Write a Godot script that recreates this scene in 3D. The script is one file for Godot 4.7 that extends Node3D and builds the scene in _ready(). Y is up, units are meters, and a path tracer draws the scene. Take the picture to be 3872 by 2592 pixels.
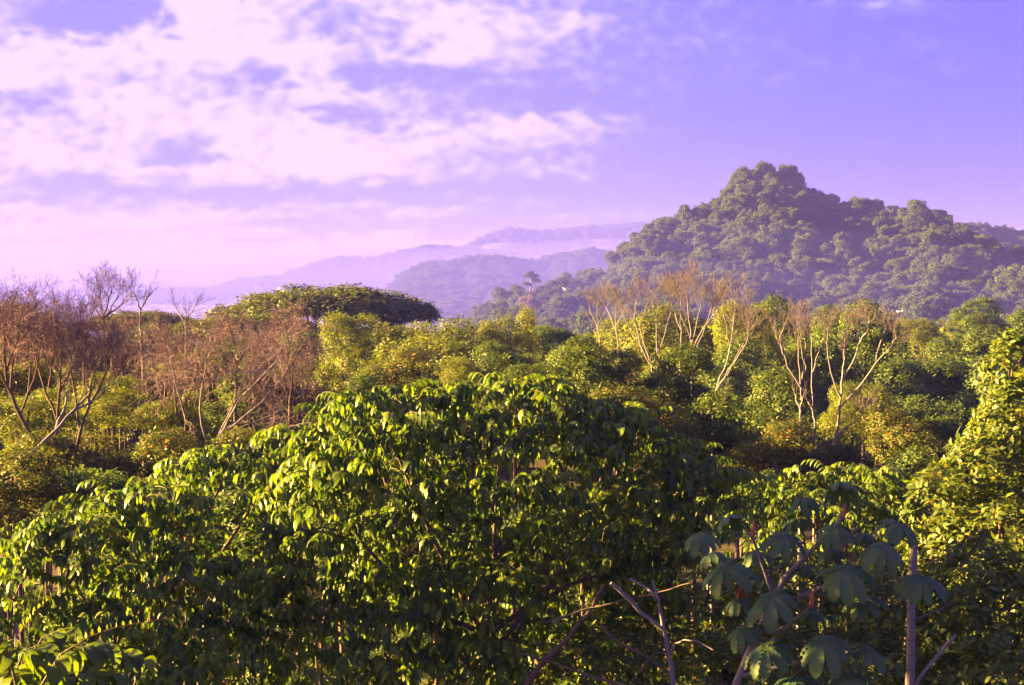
extends Node3D
# A hazy tropical forest coast at low sun. Distances are metres, y is up, the sea lies at y = 30 and the viewpoint 30 m above it.
# Pixel positions (1024 x 685) give directions only; each thing's distance comes from its usual size and from what it stands on.

const EYE := Vector3(0, 60, 0)
const FOV := 26.0
const HORIZON_ROW := 286.0
const SEA := 30.0
const SUN_AZ := -75.0
const SUN_EL := 13.0

var focal := 342.5 / tan(deg_to_rad(FOV / 2))
var cam_basis := Basis()
var rng := RandomNumberGenerator.new()
var noise := FastNoiseLite.new()
var noise2 := FastNoiseLite.new()
var billow := FastNoiseLite.new()
var taken := {}
var M := {}
var clumps := {}

# ------------------------------------------------------------------ geometry buffer
class Buf:
	var v := PackedVector3Array()
	var n := PackedVector3Array()
	var c := PackedColorArray()
	var i := PackedInt32Array()
	func tri(a: int, b: int, d: int):
		i.append(a); i.append(b); i.append(d)
	func vert(p: Vector3, nn: Vector3, col: Color) -> int:
		v.append(p); n.append(nn); c.append(col)
		return v.size() - 1
	func mesh() -> ArrayMesh:
		var m := ArrayMesh.new()
		var a := []
		a.resize(Mesh.ARRAY_MAX)
		a[Mesh.ARRAY_VERTEX] = v
		a[Mesh.ARRAY_NORMAL] = n
		a[Mesh.ARRAY_COLOR] = c
		a[Mesh.ARRAY_INDEX] = i
		m.add_surface_from_arrays(Mesh.PRIMITIVE_TRIANGLES, a)
		return m
	func tube(pts: Array, radii: Array, sides: int, col: Color, cap := true):
		var last := -1
		for k in pts.size():
			var dir: Vector3 = (pts[mini(k + 1, pts.size() - 1)] - pts[maxi(k - 1, 0)])
			if dir.length_squared() < 1e-10: dir = Vector3.UP
			dir = dir.normalized()
			var s := dir.cross(Vector3(0.31, 0.17, 0.93)).normalized()
			var t := s.cross(dir)
			var first := v.size()
			for q in sides:
				var a := TAU * q / sides
				var o := s * cos(a) + t * sin(a)
				v.append(pts[k] + o * radii[k]); n.append(o); c.append(col)
			if last >= 0:
				for q in sides:
					var q2 := (q + 1) % sides
					i.append(last + q); i.append(first + q2); i.append(first + q)
					i.append(last + q); i.append(last + q2); i.append(first + q2)
			last = first
		if cap:
			var top := v.size()
			var dd: Vector3 = (pts[-1] - pts[-2]).normalized()
			v.append(pts[-1]); n.append(dd); c.append(col)
			for q in sides:
				i.append(last + q); i.append(last + (q + 1) % sides); i.append(top)

# ------------------------------------------------------------------ small helpers
func ray(px: float, py: float) -> Vector3:
	return (cam_basis * Vector3((px - 512.0) / focal, (342.5 - py) / focal, -1.0)).normalized()

func at(px: float, py: float, dist: float) -> Vector3:      # the point of that direction at a horizontal distance
	var r := ray(px, py)
	return EYE + r * (dist / Vector2(r.x, r.z).length())

func azimuth(px: float) -> float:
	var r := ray(px, HORIZON_ROW)
	return atan2(r.x, -r.z)

func polar(az: float, r: float) -> Vector3:
	return Vector3(sin(az) * r, 0, -cos(az) * r)

func table(t: Array, x: float) -> float:                   # piecewise linear
	if x <= t[0][0]: return t[0][1]
	for k in range(1, t.size()):
		if x <= t[k][0]:
			var f: float = (x - t[k - 1][0]) / (t[k][0] - t[k - 1][0])
			return lerpf(t[k - 1][1], t[k][1], f)
	return t[-1][1]

func rr(a: float, b: float) -> float:
	return rng.randf_range(a, b)

func rdir() -> Vector3:
	var z := rr(-1, 1)
	var a := rr(0, TAU)
	var s := sqrt(1 - z * z)
	return Vector3(cos(a) * s, z, sin(a) * s)

func mixc(a: Color, b: Color, t: float) -> Color:
	return a.lerp(b, t)

func numbered(called: String) -> String:
	if not taken.has(called):
		taken[called] = 0
		return called
	taken[called] += 1
	return "%s_%03d" % [called, taken[called]]

func tag(o: Node, label: String, category: String, group := ""):
	o.set_meta("label", label)
	o.set_meta("category", category)
	if group != "": o.set_meta("group", group)

func thing(called: String, label: String, category: String, where: Vector3, group := "") -> Node3D:
	var o := Node3D.new()
	o.name = numbered(called)
	add_child(o)
	o.position = where
	tag(o, label, category, group)
	return o

func part(called: String, mesh: Mesh, m: Material, parent: Node, where := Vector3.ZERO) -> MeshInstance3D:
	var o := MeshInstance3D.new()
	o.name = called
	o.mesh = mesh
	o.material_override = m
	parent.add_child(o, true)
	o.position = where
	return o

func structure(called: String, mesh: Mesh, m: Material, label: String, category: String) -> MeshInstance3D:
	var o := MeshInstance3D.new()
	o.name = numbered(called)
	o.mesh = mesh
	o.material_override = m
	add_child(o)
	o.set_meta("kind", "structure")
	tag(o, label, category)
	return o

# ------------------------------------------------------------------ materials
func leaf_material(rough: float, spec: float, back: Color) -> StandardMaterial3D:
	var m := StandardMaterial3D.new()
	m.vertex_color_use_as_albedo = true
	m.roughness = rough
	m.metallic_specular = spec
	m.cull_mode = BaseMaterial3D.CULL_DISABLED
	m.backlight_enabled = true
	m.backlight = back
	return m

func noise_texture(freq: float, ramp: Array, octaves := 4, size := 512) -> NoiseTexture2D:
	var t := NoiseTexture2D.new()
	t.width = size; t.height = size; t.seamless = true
	var f := FastNoiseLite.new()
	f.seed = int(freq * 1000) + octaves
	f.frequency = freq
	f.fractal_octaves = octaves
	t.noise = f
	var g := Gradient.new()
	g.offsets = PackedFloat32Array([])
	g.colors = PackedColorArray([])
	var off := PackedFloat32Array()
	var col := PackedColorArray()
	for k in ramp.size():
		off.append(float(k) / (ramp.size() - 1))
		col.append((ramp[k] as Color).linear_to_srgb())
	g.offsets = off
	g.colors = col
	t.color_ramp = g
	return t

func textured(tex: Texture2D, scale: float, rough: float, spec := 0.3, stretch := 1.0) -> StandardMaterial3D:
	var m := StandardMaterial3D.new()
	m.albedo_texture = tex
	m.uv1_triplanar = true
	m.uv1_world_triplanar = true
	m.uv1_scale = Vector3(scale, scale * stretch, scale)
	m.roughness = rough
	m.metallic_specular = spec
	return m

func make_materials():
	M.leaf = leaf_material(0.45, 0.36, Color(0.96, 0.98, 0.45))
	M.leaf_mid = leaf_material(0.55, 0.3, Color(0.92, 0.94, 0.45))
	M.leaf_far = leaf_material(0.75, 0.2, Color(0.8, 0.8, 0.4))
	M.leaf_felt = leaf_material(0.6, 0.4, Color(0.55, 0.62, 0.4))
	var wood := StandardMaterial3D.new()
	wood.vertex_color_use_as_albedo = true
	wood.roughness = 0.85
	wood.metallic_specular = 0.25
	M.twig = wood
	M.bark = textured(noise_texture(0.03, [Color(0.04, 0.028, 0.021), Color(0.085, 0.06, 0.046), Color(0.14, 0.105, 0.085)]), 3.0, 0.9, 0.2, 0.35)
	M.bark_pale = textured(noise_texture(0.035, [Color(0.06, 0.051, 0.054), Color(0.122, 0.106, 0.112), Color(0.178, 0.158, 0.166), Color(0.09, 0.075, 0.074)]), 2.5, 0.85, 0.25, 2.5)
	M.ground = textured(noise_texture(0.02, [Color(0.02, 0.018, 0.01), Color(0.045, 0.045, 0.018), Color(0.06, 0.045, 0.025), Color(0.035, 0.045, 0.014)], 5), 0.12, 0.95, 0.1)
	M.hill = textured(noise_texture(0.025, [Color(0.02, 0.03, 0.01), Color(0.045, 0.05, 0.016), Color(0.05, 0.042, 0.02)], 5), 0.02, 0.95, 0.1)
	var sea := StandardMaterial3D.new()
	sea.albedo_color = Color(0.03, 0.05, 0.12).linear_to_srgb()
	sea.roughness = 0.28
	sea.metallic_specular = 0.5
	sea.normal_enabled = true
	var nt := NoiseTexture2D.new()
	nt.width = 512; nt.height = 512; nt.seamless = true; nt.as_normal_map = true; nt.bump_strength = 6.0
	var nf := FastNoiseLite.new()
	nf.seed = 9; nf.frequency = 0.02; nf.fractal_octaves = 4
	nt.noise = nf
	sea.normal_texture = nt
	sea.normal_scale = 0.5
	sea.uv1_triplanar = true
	sea.uv1_world_triplanar = true
	sea.uv1_scale = Vector3(0.004, 0.004, 0.012)
	M.sea = sea
	var foam := StandardMaterial3D.new()
	foam.albedo_color = Color(0.8, 0.8, 0.8).linear_to_srgb()
	foam.roughness = 0.9
	M.foam = foam
	M.white_wall = textured(noise_texture(0.03, [Color(0.62, 0.6, 0.58), Color(0.72, 0.71, 0.7), Color(0.5, 0.48, 0.45)]), 0.5, 0.85)
	M.red_roof = textured(noise_texture(0.05, [Color(0.13, 0.06, 0.05), Color(0.19, 0.085, 0.07), Color(0.16, 0.08, 0.07)]), 0.8, 0.85)
	M.zinc_roof = textured(noise_texture(0.03, [Color(0.55, 0.56, 0.58), Color(0.68, 0.69, 0.72)]), 0.5, 0.5, 0.5)
	var glass := StandardMaterial3D.new()
	glass.albedo_color = Color(0.02, 0.022, 0.025).linear_to_srgb()
	glass.roughness = 0.12
	M.glass = glass

# ------------------------------------------------------------------ sky
func smooth(a: float, b: float, x: float) -> float:
	var t := clampf((x - a) / (b - a), 0, 1)
	return t * t * (3 - 2 * t)

# Bright puffs: px, py, half width, half height, strength
const PUFFS := [[196, 26, 44, 34, 1.1], [60, 46, 120, 11, 0.9], [64, 70, 60, 22, 0.8], [4, 80, 20, 22, 1.1], [118, 102, 60, 24, 0.75], [255, 52, 120, 12, 0.9], [316, 74, 30, 22, 1.0], [440, 36, 55, 26, 0.75], [470, 52, 34, 14, 0.6], [380, 93, 80, 8, 0.8],
	[215, 112, 60, 15, 0.9], [40, 140, 60, 32, 0.75], [300, 150, 88, 26, 1.0], [262, 170, 60, 12, 0.7], [330, 168, 60, 16, 0.8], [150, 170, 70, 16, 0.9], [205, 173, 30, 9, 0.7], [428, 143, 62, 14, 0.9], [400, 170, 50, 9, 0.6], [520, 137, 26, 16, 0.9], [572, 120, 66, 8, 0.8], [560, 166, 66, 7, 0.7],
	[45, 226, 70, 6, 0.7], [158, 218, 50, 10, 0.6], [205, 224, 60, 6, 0.55], [108, 250, 15, 3, 0.7], [30, 254, 40, 4, 0.5], [390, 241, 90, 5, 0.5], [578, 22, 12, 6, 0.7], [885, 0, 56, 8, 0.6], [940, 54, 26, 13, 0.25], [830, 80, 60, 20, 0.15], [660, 201, 70, 2.5, 0.35], [510, 20, 60, 20, 0.35], [640, 45, 80, 30, 0.2], [20, 12, 40, 8, 0.5], [90, 196, 40, 5, 0.3], [40, 190, 40, 10, 0.5]]
# Greyer lavender cloud bases
const BASES := [[86, 15, 80, 18, 1.0], [30, 100, 40, 10, 0.7], [120, 76, 18, 9, 0.8], [338, 112, 70, 9, 0.8], [352, 74, 26, 14, 0.6], [420, 80, 90, 10, 0.7], [500, 100, 100, 12, 0.7], [150, 152, 40, 8, 0.5], [170, 160, 24, 7, 0.9], [270, 148, 10, 10, 0.5], [60, 186, 60, 10, 0.6], [180, 196, 200, 6, 1.0], [330, 194, 130, 8, 0.8], [520, 188, 160, 7, 0.8], [640, 196, 120, 8, 0.5], [420, 228, 240, 5, 0.55], [470, 150, 30, 10, 0.5],
	[340, 130, 60, 5, 0.5], [640, 150, 60, 12, 0.4], [760, 120, 200, 14, 0.35], [950, 110, 120, 24, 0.35], [700, 190, 160, 8, 0.4]]

# lit cloud over the view: rows 26 px apart from the top, columns 64 px apart
const CLOUD := [
	[0.75, 0.45, 0.4, 0.95, 0.9, 0.6, 0.7, 0.7, 0.55, 0.5, 0.3, 0.25, 0.25, 0.35, 0.6, 0.2, 0.15],
	[0.7, 0.4, 0.45, 0.75, 0.95, 0.55, 0.6, 0.85, 0.7, 0.55, 0.3, 0.25, 0.25, 0.2, 0.2, 0.2, 0.1],
	[0.7, 0.8, 0.75, 0.75, 0.95, 0.75, 0.45, 0.75, 0.65, 0.4, 0.3, 0.25, 0.22, 0.2, 0.22, 0.3, 0.1],
	[0.95, 0.6, 0.75, 0.7, 0.4, 0.75, 0.4, 0.5, 0.45, 0.35, 0.25, 0.2, 0.25, 0.25, 0.2, 0.2, 0.08],
	[0.6, 0.55, 0.9, 0.6, 0.8, 0.7, 0.85, 0.7, 0.5, 0.3, 0.25, 0.15, 0.15, 0.15, 0.15, 0.1, 0.05],
	[0.8, 0.55, 0.8, 0.75, 0.85, 0.95, 0.5, 0.75, 0.75, 0.75, 0.5, 0.2, 0.12, 0.12, 0.1, 0.08, 0.05],
	[0.75, 0.8, 0.85, 0.35, 0.7, 0.9, 0.7, 0.6, 0.45, 0.45, 0.2, 0.15, 0.12, 0.1, 0.1, 0.08, 0.05],
	[0.75, 0.4, 0.4, 0.5, 0.5, 0.65, 0.5, 0.45, 0.35, 0.4, 0.2, 0.15, 0.12, 0.1, 0.08, 0.05, 0.03],
	[0.75, 0.7, 0.75, 0.65, 0.6, 0.6, 0.6, 0.5, 0.4, 0.3, 0.25, 0.2, 0.15, 0.1, 0.08, 0.05, 0.03],
	[0.8, 0.8, 0.75, 0.7, 0.6, 0.6, 0.5, 0.4, 0.3, 0.25, 0.25, 0.25, 0.2, 0.1, 0.08, 0.05, 0.03],
	[0.85, 0.85, 0.85, 0.85, 0.8, 0.8, 0.75, 0.6, 0.4, 0.4, 0.4, 0.35, 0.3, 0.2, 0.1, 0.08, 0.05]]

func sky_color(px: float, py: float, dir: Vector3, with_detail: bool) -> Color:
	var az := atan2(dir.x, -dir.z)
	var el := rad_to_deg(asin(clampf(dir.y, -1, 1)))
	var w := 0.5 + 0.5 * cos(az - deg_to_rad(SUN_AZ))
	var warm := smooth(0.40, 0.79, w)
	var low := exp(-maxf(el, 0) / 3.2)
	var cool := Color(0.50, 0.51, 0.99)
	var base := cool.lerp(Color(0.735, 0.705, 0.99), warm)
	var hor := Color(0.62, 0.56, 0.985).lerp(Color(0.985, 0.88, 0.985), smooth(0.43, 0.75, w))
	base = base.lerp(hor, low * 0.9)
	base = base.lerp(Color(0.52, 0.54, 0.95), smooth(12, 70, el) * 0.7)
	# free clouds everywhere, laid on a plane above
	var k := 1.0 / (maxf(dir.y, 0.0) + 0.07)
	var q := Vector2(dir.x, dir.z) * k
	var f := noise.get_noise_2d(q.x * 60.0, q.y * 60.0) * 0.65 + noise2.get_noise_2d(q.x * 170.0, q.y * 170.0) * 0.35
	var inside := 0.0
	if dir.z < 0:
		inside = smooth(-260, -60, px) * (1 - smooth(1080, 1280, px)) * smooth(-160, -40, py)
	var free := smooth(0.05, 0.42, f) * (0.35 + 0.55 * warm) * (1.0 - inside * 0.55)
	var puff := Color(0.74, 0.70, 1.0).lerp(Color(1.0, 0.92, 0.985), smooth(0.0, 0.7, warm))
	var c := base.lerp(puff, clampf(free, 0, 1) * 0.8)
	var under := smooth(0.08, 0.5, -f) * 0.3
	c = c.lerp(base * Color(0.9, 0.9, 0.98), under)
	if not with_detail:
		var open_dim := Color(0.40, 0.43, 0.99).lerp(Color(0.59, 0.56, 0.968), smooth(0.05, 0.75, warm))
		var open_lit := Color(0.78, 0.72, 1.0).lerp(Color(0.99, 0.885, 0.985), smooth(0.1, 0.6, warm))
		return open_dim.lerp(open_lit, clampf(0.12 + 0.55 * warm + f * 0.7, 0, 1)).lerp(hor, low * 0.6)
	# the clouds in view
	var n1 := noise.get_noise_2d(px * 2.0, py * 4.0)
	var n2 := noise.get_noise_2d(px * 2.0 + 900.0, py * 4.0 + 300.0)
	var n3 := noise2.get_noise_2d(px * 4.0, py * 6.5)
	var bil := -billow.get_noise_2d(px * 0.75 + n1 * 20.0, py * 1.5 + n2 * 20.0)      # puffs with creases between them
	var streak := noise2.get_noise_2d(px * 0.55 + 400.0, py * 7.0 + n1 * 6.0)
	var wx := px + n1 * 34.0 + n3 * 10.0
	var wy := py + n2 * 14.0 + n3 * 4.0
	var b := 0.0
	for s in PUFFS:
		var dx: float = (wx - s[0]) / s[2]
		var dy: float = (wy - s[1]) / s[3]
		var e := dx * dx + dy * dy
		if e < 6.0: b += s[4] * exp(-e)
	var d := 0.0
	for s in BASES:
		var dx: float = (wx - s[0]) / s[2]
		var dy: float = (wy - s[1]) / s[3]
		var e := dx * dx + dy * dy
		if e < 6.0: d += s[4] * exp(-e)
	# how much lit cloud: a coarse map of the cloud layers, warped and broken up by noise
	var gx := clampf(wx / 64.0, 0.0, 15.999)
	var gy := clampf(wy / 26.0, 0.0, 9.999)
	var ix := int(gx)
	var iy := int(gy)
	var fx := smooth(0, 1, gx - ix)
	var fy := smooth(0, 1, gy - iy)
	var v := lerpf(lerpf(CLOUD[iy][ix], CLOUD[iy][ix + 1], fx), lerpf(CLOUD[iy + 1][ix], CLOUD[iy + 1][ix + 1], fx), fy)
	var room := smooth(0.02, 0.4, v)
	v += (b * 0.32 - d * 0.55) * (0.35 + 0.65 * room)
	v += (n3 * 0.38 + bil * 0.14) * (0.4 + 0.6 * room) + n1 * (0.34 - 0.16 * room) - 0.04 * room
	var low_band := smooth(150.0, 200.0, py) * (1.0 - smooth(255.0, 285.0, py))
	v += streak * 0.4 * low_band * (0.3 + 0.7 * room)
	v = lerpf(clampf(v, 0, 1), smooth(0.14, 0.98, v), 0.85)
	var dim := Color(0.40, 0.43, 0.99).lerp(Color(0.59, 0.56, 0.968), smooth(0.05, 0.75, warm))
	var lit := Color(0.78, 0.72, 1.0).lerp(Color(0.99, 0.885, 0.985), smooth(0.1, 0.6, warm))
	c = dim.lerp(lit, v)
	c = c.lerp(hor, low * 0.6)
	return c

func make_sky() -> PanoramaSkyMaterial:
	var w := 512
	var h := 256
	var small := Image.create(w, h, false, Image.FORMAT_RGB8)
	var inv := cam_basis.inverse()
	for y in h:
		var el := PI / 2 - (y + 0.5) / h * PI
		if el < -0.05:
			break
		for x in w:
			var az := (x + 0.5) / w * TAU
			var dir := Vector3(sin(az) * cos(el), sin(el), -cos(az) * cos(el))
			var l := inv * dir
			var px := -9999.0
			var py := 0.0
			if l.z < -0.1:
				px = 512.0 - l.x / l.z * focal
				py = 342.5 + l.y / l.z * focal
			small.set_pixel(x, y, sky_color(px, py, dir, false))
	small.resize(4096, 2048, Image.INTERPOLATE_CUBIC)
	var half := 300
	for x in range(-half, half):
		var az := (x + 0.5) / 4096.0 * TAU
		for y in range(840, 1034):
			var el := PI / 2 - (y + 0.5) / 2048.0 * PI
			var dir := Vector3(sin(az) * cos(el), sin(el), -cos(az) * cos(el))
			var l := inv * dir
			var px := 512.0 - l.x / l.z * focal
			var py := 342.5 + l.y / l.z * focal
			var c := sky_color(px, py, dir, true)
			var edge := minf(minf((half - absi(x)) / 50.0, (y - 840) / 30.0), 1.0)
			var xx := posmod(x, 4096)
			if edge < 1.0:
				c = small.get_pixel(xx, y).lerp(c, maxf(edge, 0.0))
			small.set_pixel(xx, y, c)
	var m := PanoramaSkyMaterial.new()
	m.panorama = ImageTexture.create_from_image(small)
	return m

# ------------------------------------------------------------------ terrain
const COAST := [[-4000, -260], [0, -250], [300, -150], [600, -100], [1000, -70], [1500, -160], [1850, -100], [2150, -250], [2450, -630], [2800, -700], [9000, -900]]
const LAND := [[-4000, 47], [0, 48.5], [30, 47], [60, 46], [150, 44.5], [300, 41], [500, 38], [800, 34], [1500, 33], [9000, 34]]

func base_y(x: float, z: float) -> float:
	var d := -z
	var s := x - table(COAST, d)
	var h := table(LAND, d)
	if s < 0.0: return SEA + maxf(-6.0, s * 0.05)
	return SEA + (h - SEA) * smooth(0.0, 180.0 if d < 1500 else 60.0, s) + noise.get_noise_2d(x * 2.0, z * 2.0) * 1.2

# each hill: silhouette (px, py, distance), height of its trees, widths of its near and far slopes, roughness
var HILLS := {
	"hill": {"sil": [[455, 330, 520], [487, 314, 530], [525, 298, 545], [568, 286, 560], [603, 277, 575], [620, 258, 585], [648, 230, 600], [682, 219, 615], [717, 199, 630], [740, 178, 640], [767, 168, 645], [794, 174, 645], [812, 193, 640], [853, 206, 625], [895, 211, 612], [932, 211, 600], [958, 232, 590], [1024, 262, 575], [1100, 285, 560]], "tree": 7.0, "near": 250.0, "far": 160.0, "rough": 5.0},
	"back_hill": {"sil": [[900, 236, 960], [940, 222, 960], [975, 223, 970], [1000, 227, 980], [1024, 229, 980], [1080, 236, 980], [1200, 262, 960]], "tree": 8.0, "near": 260.0, "far": 200.0, "rough": 4.0},
	"headland": {"sil": [[384, 296, 1391], [395, 287, 1407], [407, 274, 1423], [425, 265, 1448], [450, 262, 1456], [475, 259, 1472], [500, 258, 1480], [530, 264, 1496], [560, 256, 1520], [590, 251, 1537], [620, 256, 1553], [700, 262, 1577], [800, 270, 1577]], "tree": 8.0, "near": 400.0, "far": 300.0, "rough": 7.0},
	"far_ridge": {"sil": [[130, 293, 2714], [170, 290, 2714], [215, 289, 2714], [240, 281, 2735], [280, 277, 2757], [310, 266, 2778], [345, 257, 2800], [365, 260, 2800], [400, 253, 2800], [432, 246, 2800], [468, 250, 2800], [520, 254, 2800], [600, 262, 2800], [700, 275, 2800]], "tree": 7.0, "near": 300.0, "far": 250.0, "rough": 7.0},
	"sea_stack_hill": {"sil": [[238, 292, 2520], [250, 287, 2520], [258, 280, 2520], [268, 275, 2520], [275, 278, 2520], [290, 284, 2520], [330, 286, 2520], [380, 283, 2520], [420, 286, 2520], [470, 290, 2520]], "tree": 5.0, "near": 160.0, "far": 120.0, "rough": 4.0},
	"distant_mountain": {"sil": [[420, 268, 3300], [452, 254, 3300], [470, 245, 3300], [490, 235, 3300], [510, 229, 3300], [540, 233, 3300], [580, 228, 3300], [640, 224, 3300], [720, 230, 3300], [820, 245, 3300], [950, 262, 3300]], "tree": 7.0, "near": 380.0, "far": 250.0, "rough": 8.0},
}

func prepare_hills():
	for key in HILLS:
		var hl = HILLS[key]
		var ra := []
		var ha := []
		for s in hl.sil:
			var a := azimuth(s[0])
			ra.append([a, s[2]])
			ha.append([a, at(s[0], s[1], s[2]).y - hl.tree])
		hl.ra = ra
		hl.ha = ha
		hl.a0 = ra[0][0]
		hl.a1 = ra[-1][0]

func hill_y(key: String, az: float, r: float) -> float:
	var hl = HILLS[key]
	var p := polar(az, r)
	var b := base_y(p.x, p.z)
	var rad := table(hl.ra, az)
	var top := table(hl.ha, az)
	var edge := minf(smooth(hl.a0 - 0.05, hl.a0, az), 1.0 - smooth(hl.a1, hl.a1 + 0.12, az))
	top = lerpf(b - 3.0, top, edge)
	if top < b - 2.0: return top
	var gully := noise.get_noise_2d(p.x * 900.0 / rad * 0.5, p.z * 900.0 / rad * 0.2)
	var y: float
	if r < rad:
		var t: float = clampf(1.0 - (rad - r) / hl.near, -0.1, 1.0)
		y = lerpf(b - 1.5, top, t * (0.62 + 0.38 * t) if t > 0 else t)
		y += gully * hl.rough * sin(PI * clampf(t, 0, 1))
	else:
		var t2: float = clampf((r - rad) / hl.far, 0, 1.1)
		y = lerpf(top, b - 4.0, t2 * t2 * (3 - 2 * t2))
	return y

func land_y(x: float, z: float) -> float:
	var az := atan2(x, -z)
	var r := Vector2(x, z).length()
	var y := base_y(x, z)
	for key in ["hill", "back_hill", "headland"]:
		var hl = HILLS[key]
		if az > hl.a0 - 0.05 and az < hl.a1 + 0.12:
			y = maxf(y, hill_y(key, az, r))
	return y

func grid_mesh(azs: Array, rs: Array, f: Callable) -> ArrayMesh:
	var b := Buf.new()
	for a in azs:
		for r in rs:
			var p := polar(a, r)
			p.y = f.call(a, r)
			b.vert(p, Vector3.UP, Color.WHITE)
	var nr := rs.size()
	for i in azs.size() - 1:
		for j in nr - 1:
			var q := i * nr + j
			b.tri(q, q + 1, q + nr + 1)
			b.tri(q, q + nr + 1, q + nr)
	var acc := PackedVector3Array()
	acc.resize(b.v.size())
	for t in range(0, b.i.size(), 3):
		var n := (b.v[b.i[t + 2]] - b.v[b.i[t]]).cross(b.v[b.i[t + 1]] - b.v[b.i[t]])
		for q in 3: acc[b.i[t + q]] += n
	for q in acc.size():
		var n := acc[q].normalized()
		b.n[q] = n if n.y >= 0 else -n
	return b.mesh()

func make_terrain():
	var azs := []
	var a := -PI
	while a < PI - 0.001:
		azs.append(a)
		a += 0.02 if absf(a) < 0.55 else 0.08
	azs.append(PI)
	var rs := [0.5]
	var r := 4.0
	while r < 5000.0:
		rs.append(r)
		r *= 1.07
	rs.append(5000.0)
	structure("ground", grid_mesh(azs, rs, func(az, q):
		var p := polar(az, q)
		return base_y(p.x, p.z)), M.ground, "dark forest floor falling from the viewpoint towards the sea", "ground")
	var words := {"hill": "steep forested hill rising to a rounded peak", "back_hill": "bluish wooded slope behind the forested hill", "headland": "hazy wooded headland dropping to the sea", "far_ridge": "pale mauve coastal ridge faded by haze", "sea_stack_hill": "small pointed hill at the foot of the faded ridge", "distant_mountain": "faint violet mountain highest above the haze"}
	for key in HILLS:
		var hl = HILLS[key]
		var az2 := []
		var n := 110
		for k in n + 1: az2.append(lerpf(hl.a0 - 0.05, hl.a1 + 0.12, float(k) / n))
		var far: float = 0.0
		var near: float = 1e9
		for s in hl.sil:
			far = maxf(far, s[2] + hl.far)
			near = minf(near, s[2] - hl.near)
		var rs2 := []
		for k in 71: rs2.append(lerpf(near, far, k / 70.0))
		structure(key, grid_mesh(az2, rs2, func(az, q): return hill_y(key, az, q)), M.hill, words[key], "hill")
	# the sea
	var b := Buf.new()
	var ring := 96
	b.vert(Vector3(0, SEA, 0), Vector3.UP, Color.WHITE)
	for k in ring:
		b.vert(polar(TAU * k / ring, 8000.0) + Vector3(0, SEA, 0), Vector3.UP, Color.WHITE)
	for k in ring:
		b.tri(0, 1 + k, 1 + (k + 1) % ring)
	structure("sea", b.mesh(), M.sea, "pale blue sea reaching to the horizon", "water")
	# surf: broken foam lines rolling in towards the low spit
	var fb := Buf.new()
	for line in 9:
		var d0 := 1500.0 + line * 100.0
		var px := rr(60, 120)
		var prev := -1
		var gap := 0.0
		while px < 235:
			var off := noise.get_noise_2d(px * 3.0, line * 70.0) * 60.0 + (px - 150.0) * (1.1 + line * 0.15)
			var wd := maxf(0.0, noise2.get_noise_2d(px * 6.0, line * 90.0) + 0.25) * (10.0 + 26.0 * smooth(90, 200, px))
			var p := polar(azimuth(px), d0 + off)
			var p2 := polar(azimuth(px), d0 + off + wd)
			p.y = SEA + 0.4; p2.y = SEA + 0.4
			var q := fb.vert(p, Vector3.UP, Color.WHITE)
			fb.vert(p2, Vector3.UP, Color.WHITE)
			if prev >= 0:
				fb.tri(prev, prev + 1, q + 1)
				fb.tri(prev, q + 1, q)
			prev = q
			px += 1.3
	var surf := structure("surf", fb.mesh(), M.foam, "white broken surf lines on the blue sea", "surf")
	surf.set_meta("kind", "stuff")

# ------------------------------------------------------------------ leaves and clumps
# p: foot, d: direction, u: upper side
func leaf(b: Buf, p: Vector3, d: Vector3, u: Vector3, len: float, wid: float, droop: float, fold: float, col: Color, rows: int, belly := 0.75, early := false):
	var s := d.cross(u)
	if s.length_squared() < 1e-6: s = d.cross(Vector3(0.3, 0.2, 0.9))
	s = s.normalized()
	var dir := d
	var c := p
	var cf := cos(fold)
	var sf := sin(fold)
	var prev := b.vert(p, s.cross(dir), col)
	var single := true
	for k in range(1, rows + 1):
		dir = dir.rotated(s, -droop * (2.0 * (rows - k + 0.5) / (rows * rows) if early else 1.0 / rows))
		c += dir * len / rows
		var nn := s.cross(dir)
		var t := float(k) / rows
		if k == rows:
			var q := b.vert(c, nn, col)
			b.tri(prev, q, prev + 1)
			b.tri(prev + 1, q, prev + 2)
		else:
			var w := wid * 0.5 * pow(sin(PI * pow(t, belly)), 0.85)
			var q := b.vert(c - s * w * cf + nn * w * sf, (nn + s * 0.5 * sf).normalized(), col)
			b.vert(c, nn, col)
			b.vert(c + s * w * cf + nn * w * sf, (nn - s * 0.5 * sf).normalized(), col)
			if single:
				b.tri(prev, q, q + 1)
				b.tri(prev, q + 1, q + 2)
			else:
				b.tri(prev, q, q + 1); b.tri(prev, q + 1, prev + 1)
				b.tri(prev + 1, q + 1, q + 2); b.tri(prev + 1, q + 2, prev + 2)
			prev = q
			single = false

func pick(pal: Array) -> Color:
	# [[colour a, colour b, share], ...]
	var x := rng.randf()
	for e in pal:
		if x < e[2]: return mixc(e[0], e[1], rng.randf())
		x -= e[2]
	return mixc(pal[0][0], pal[0][1], rng.randf())

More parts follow.
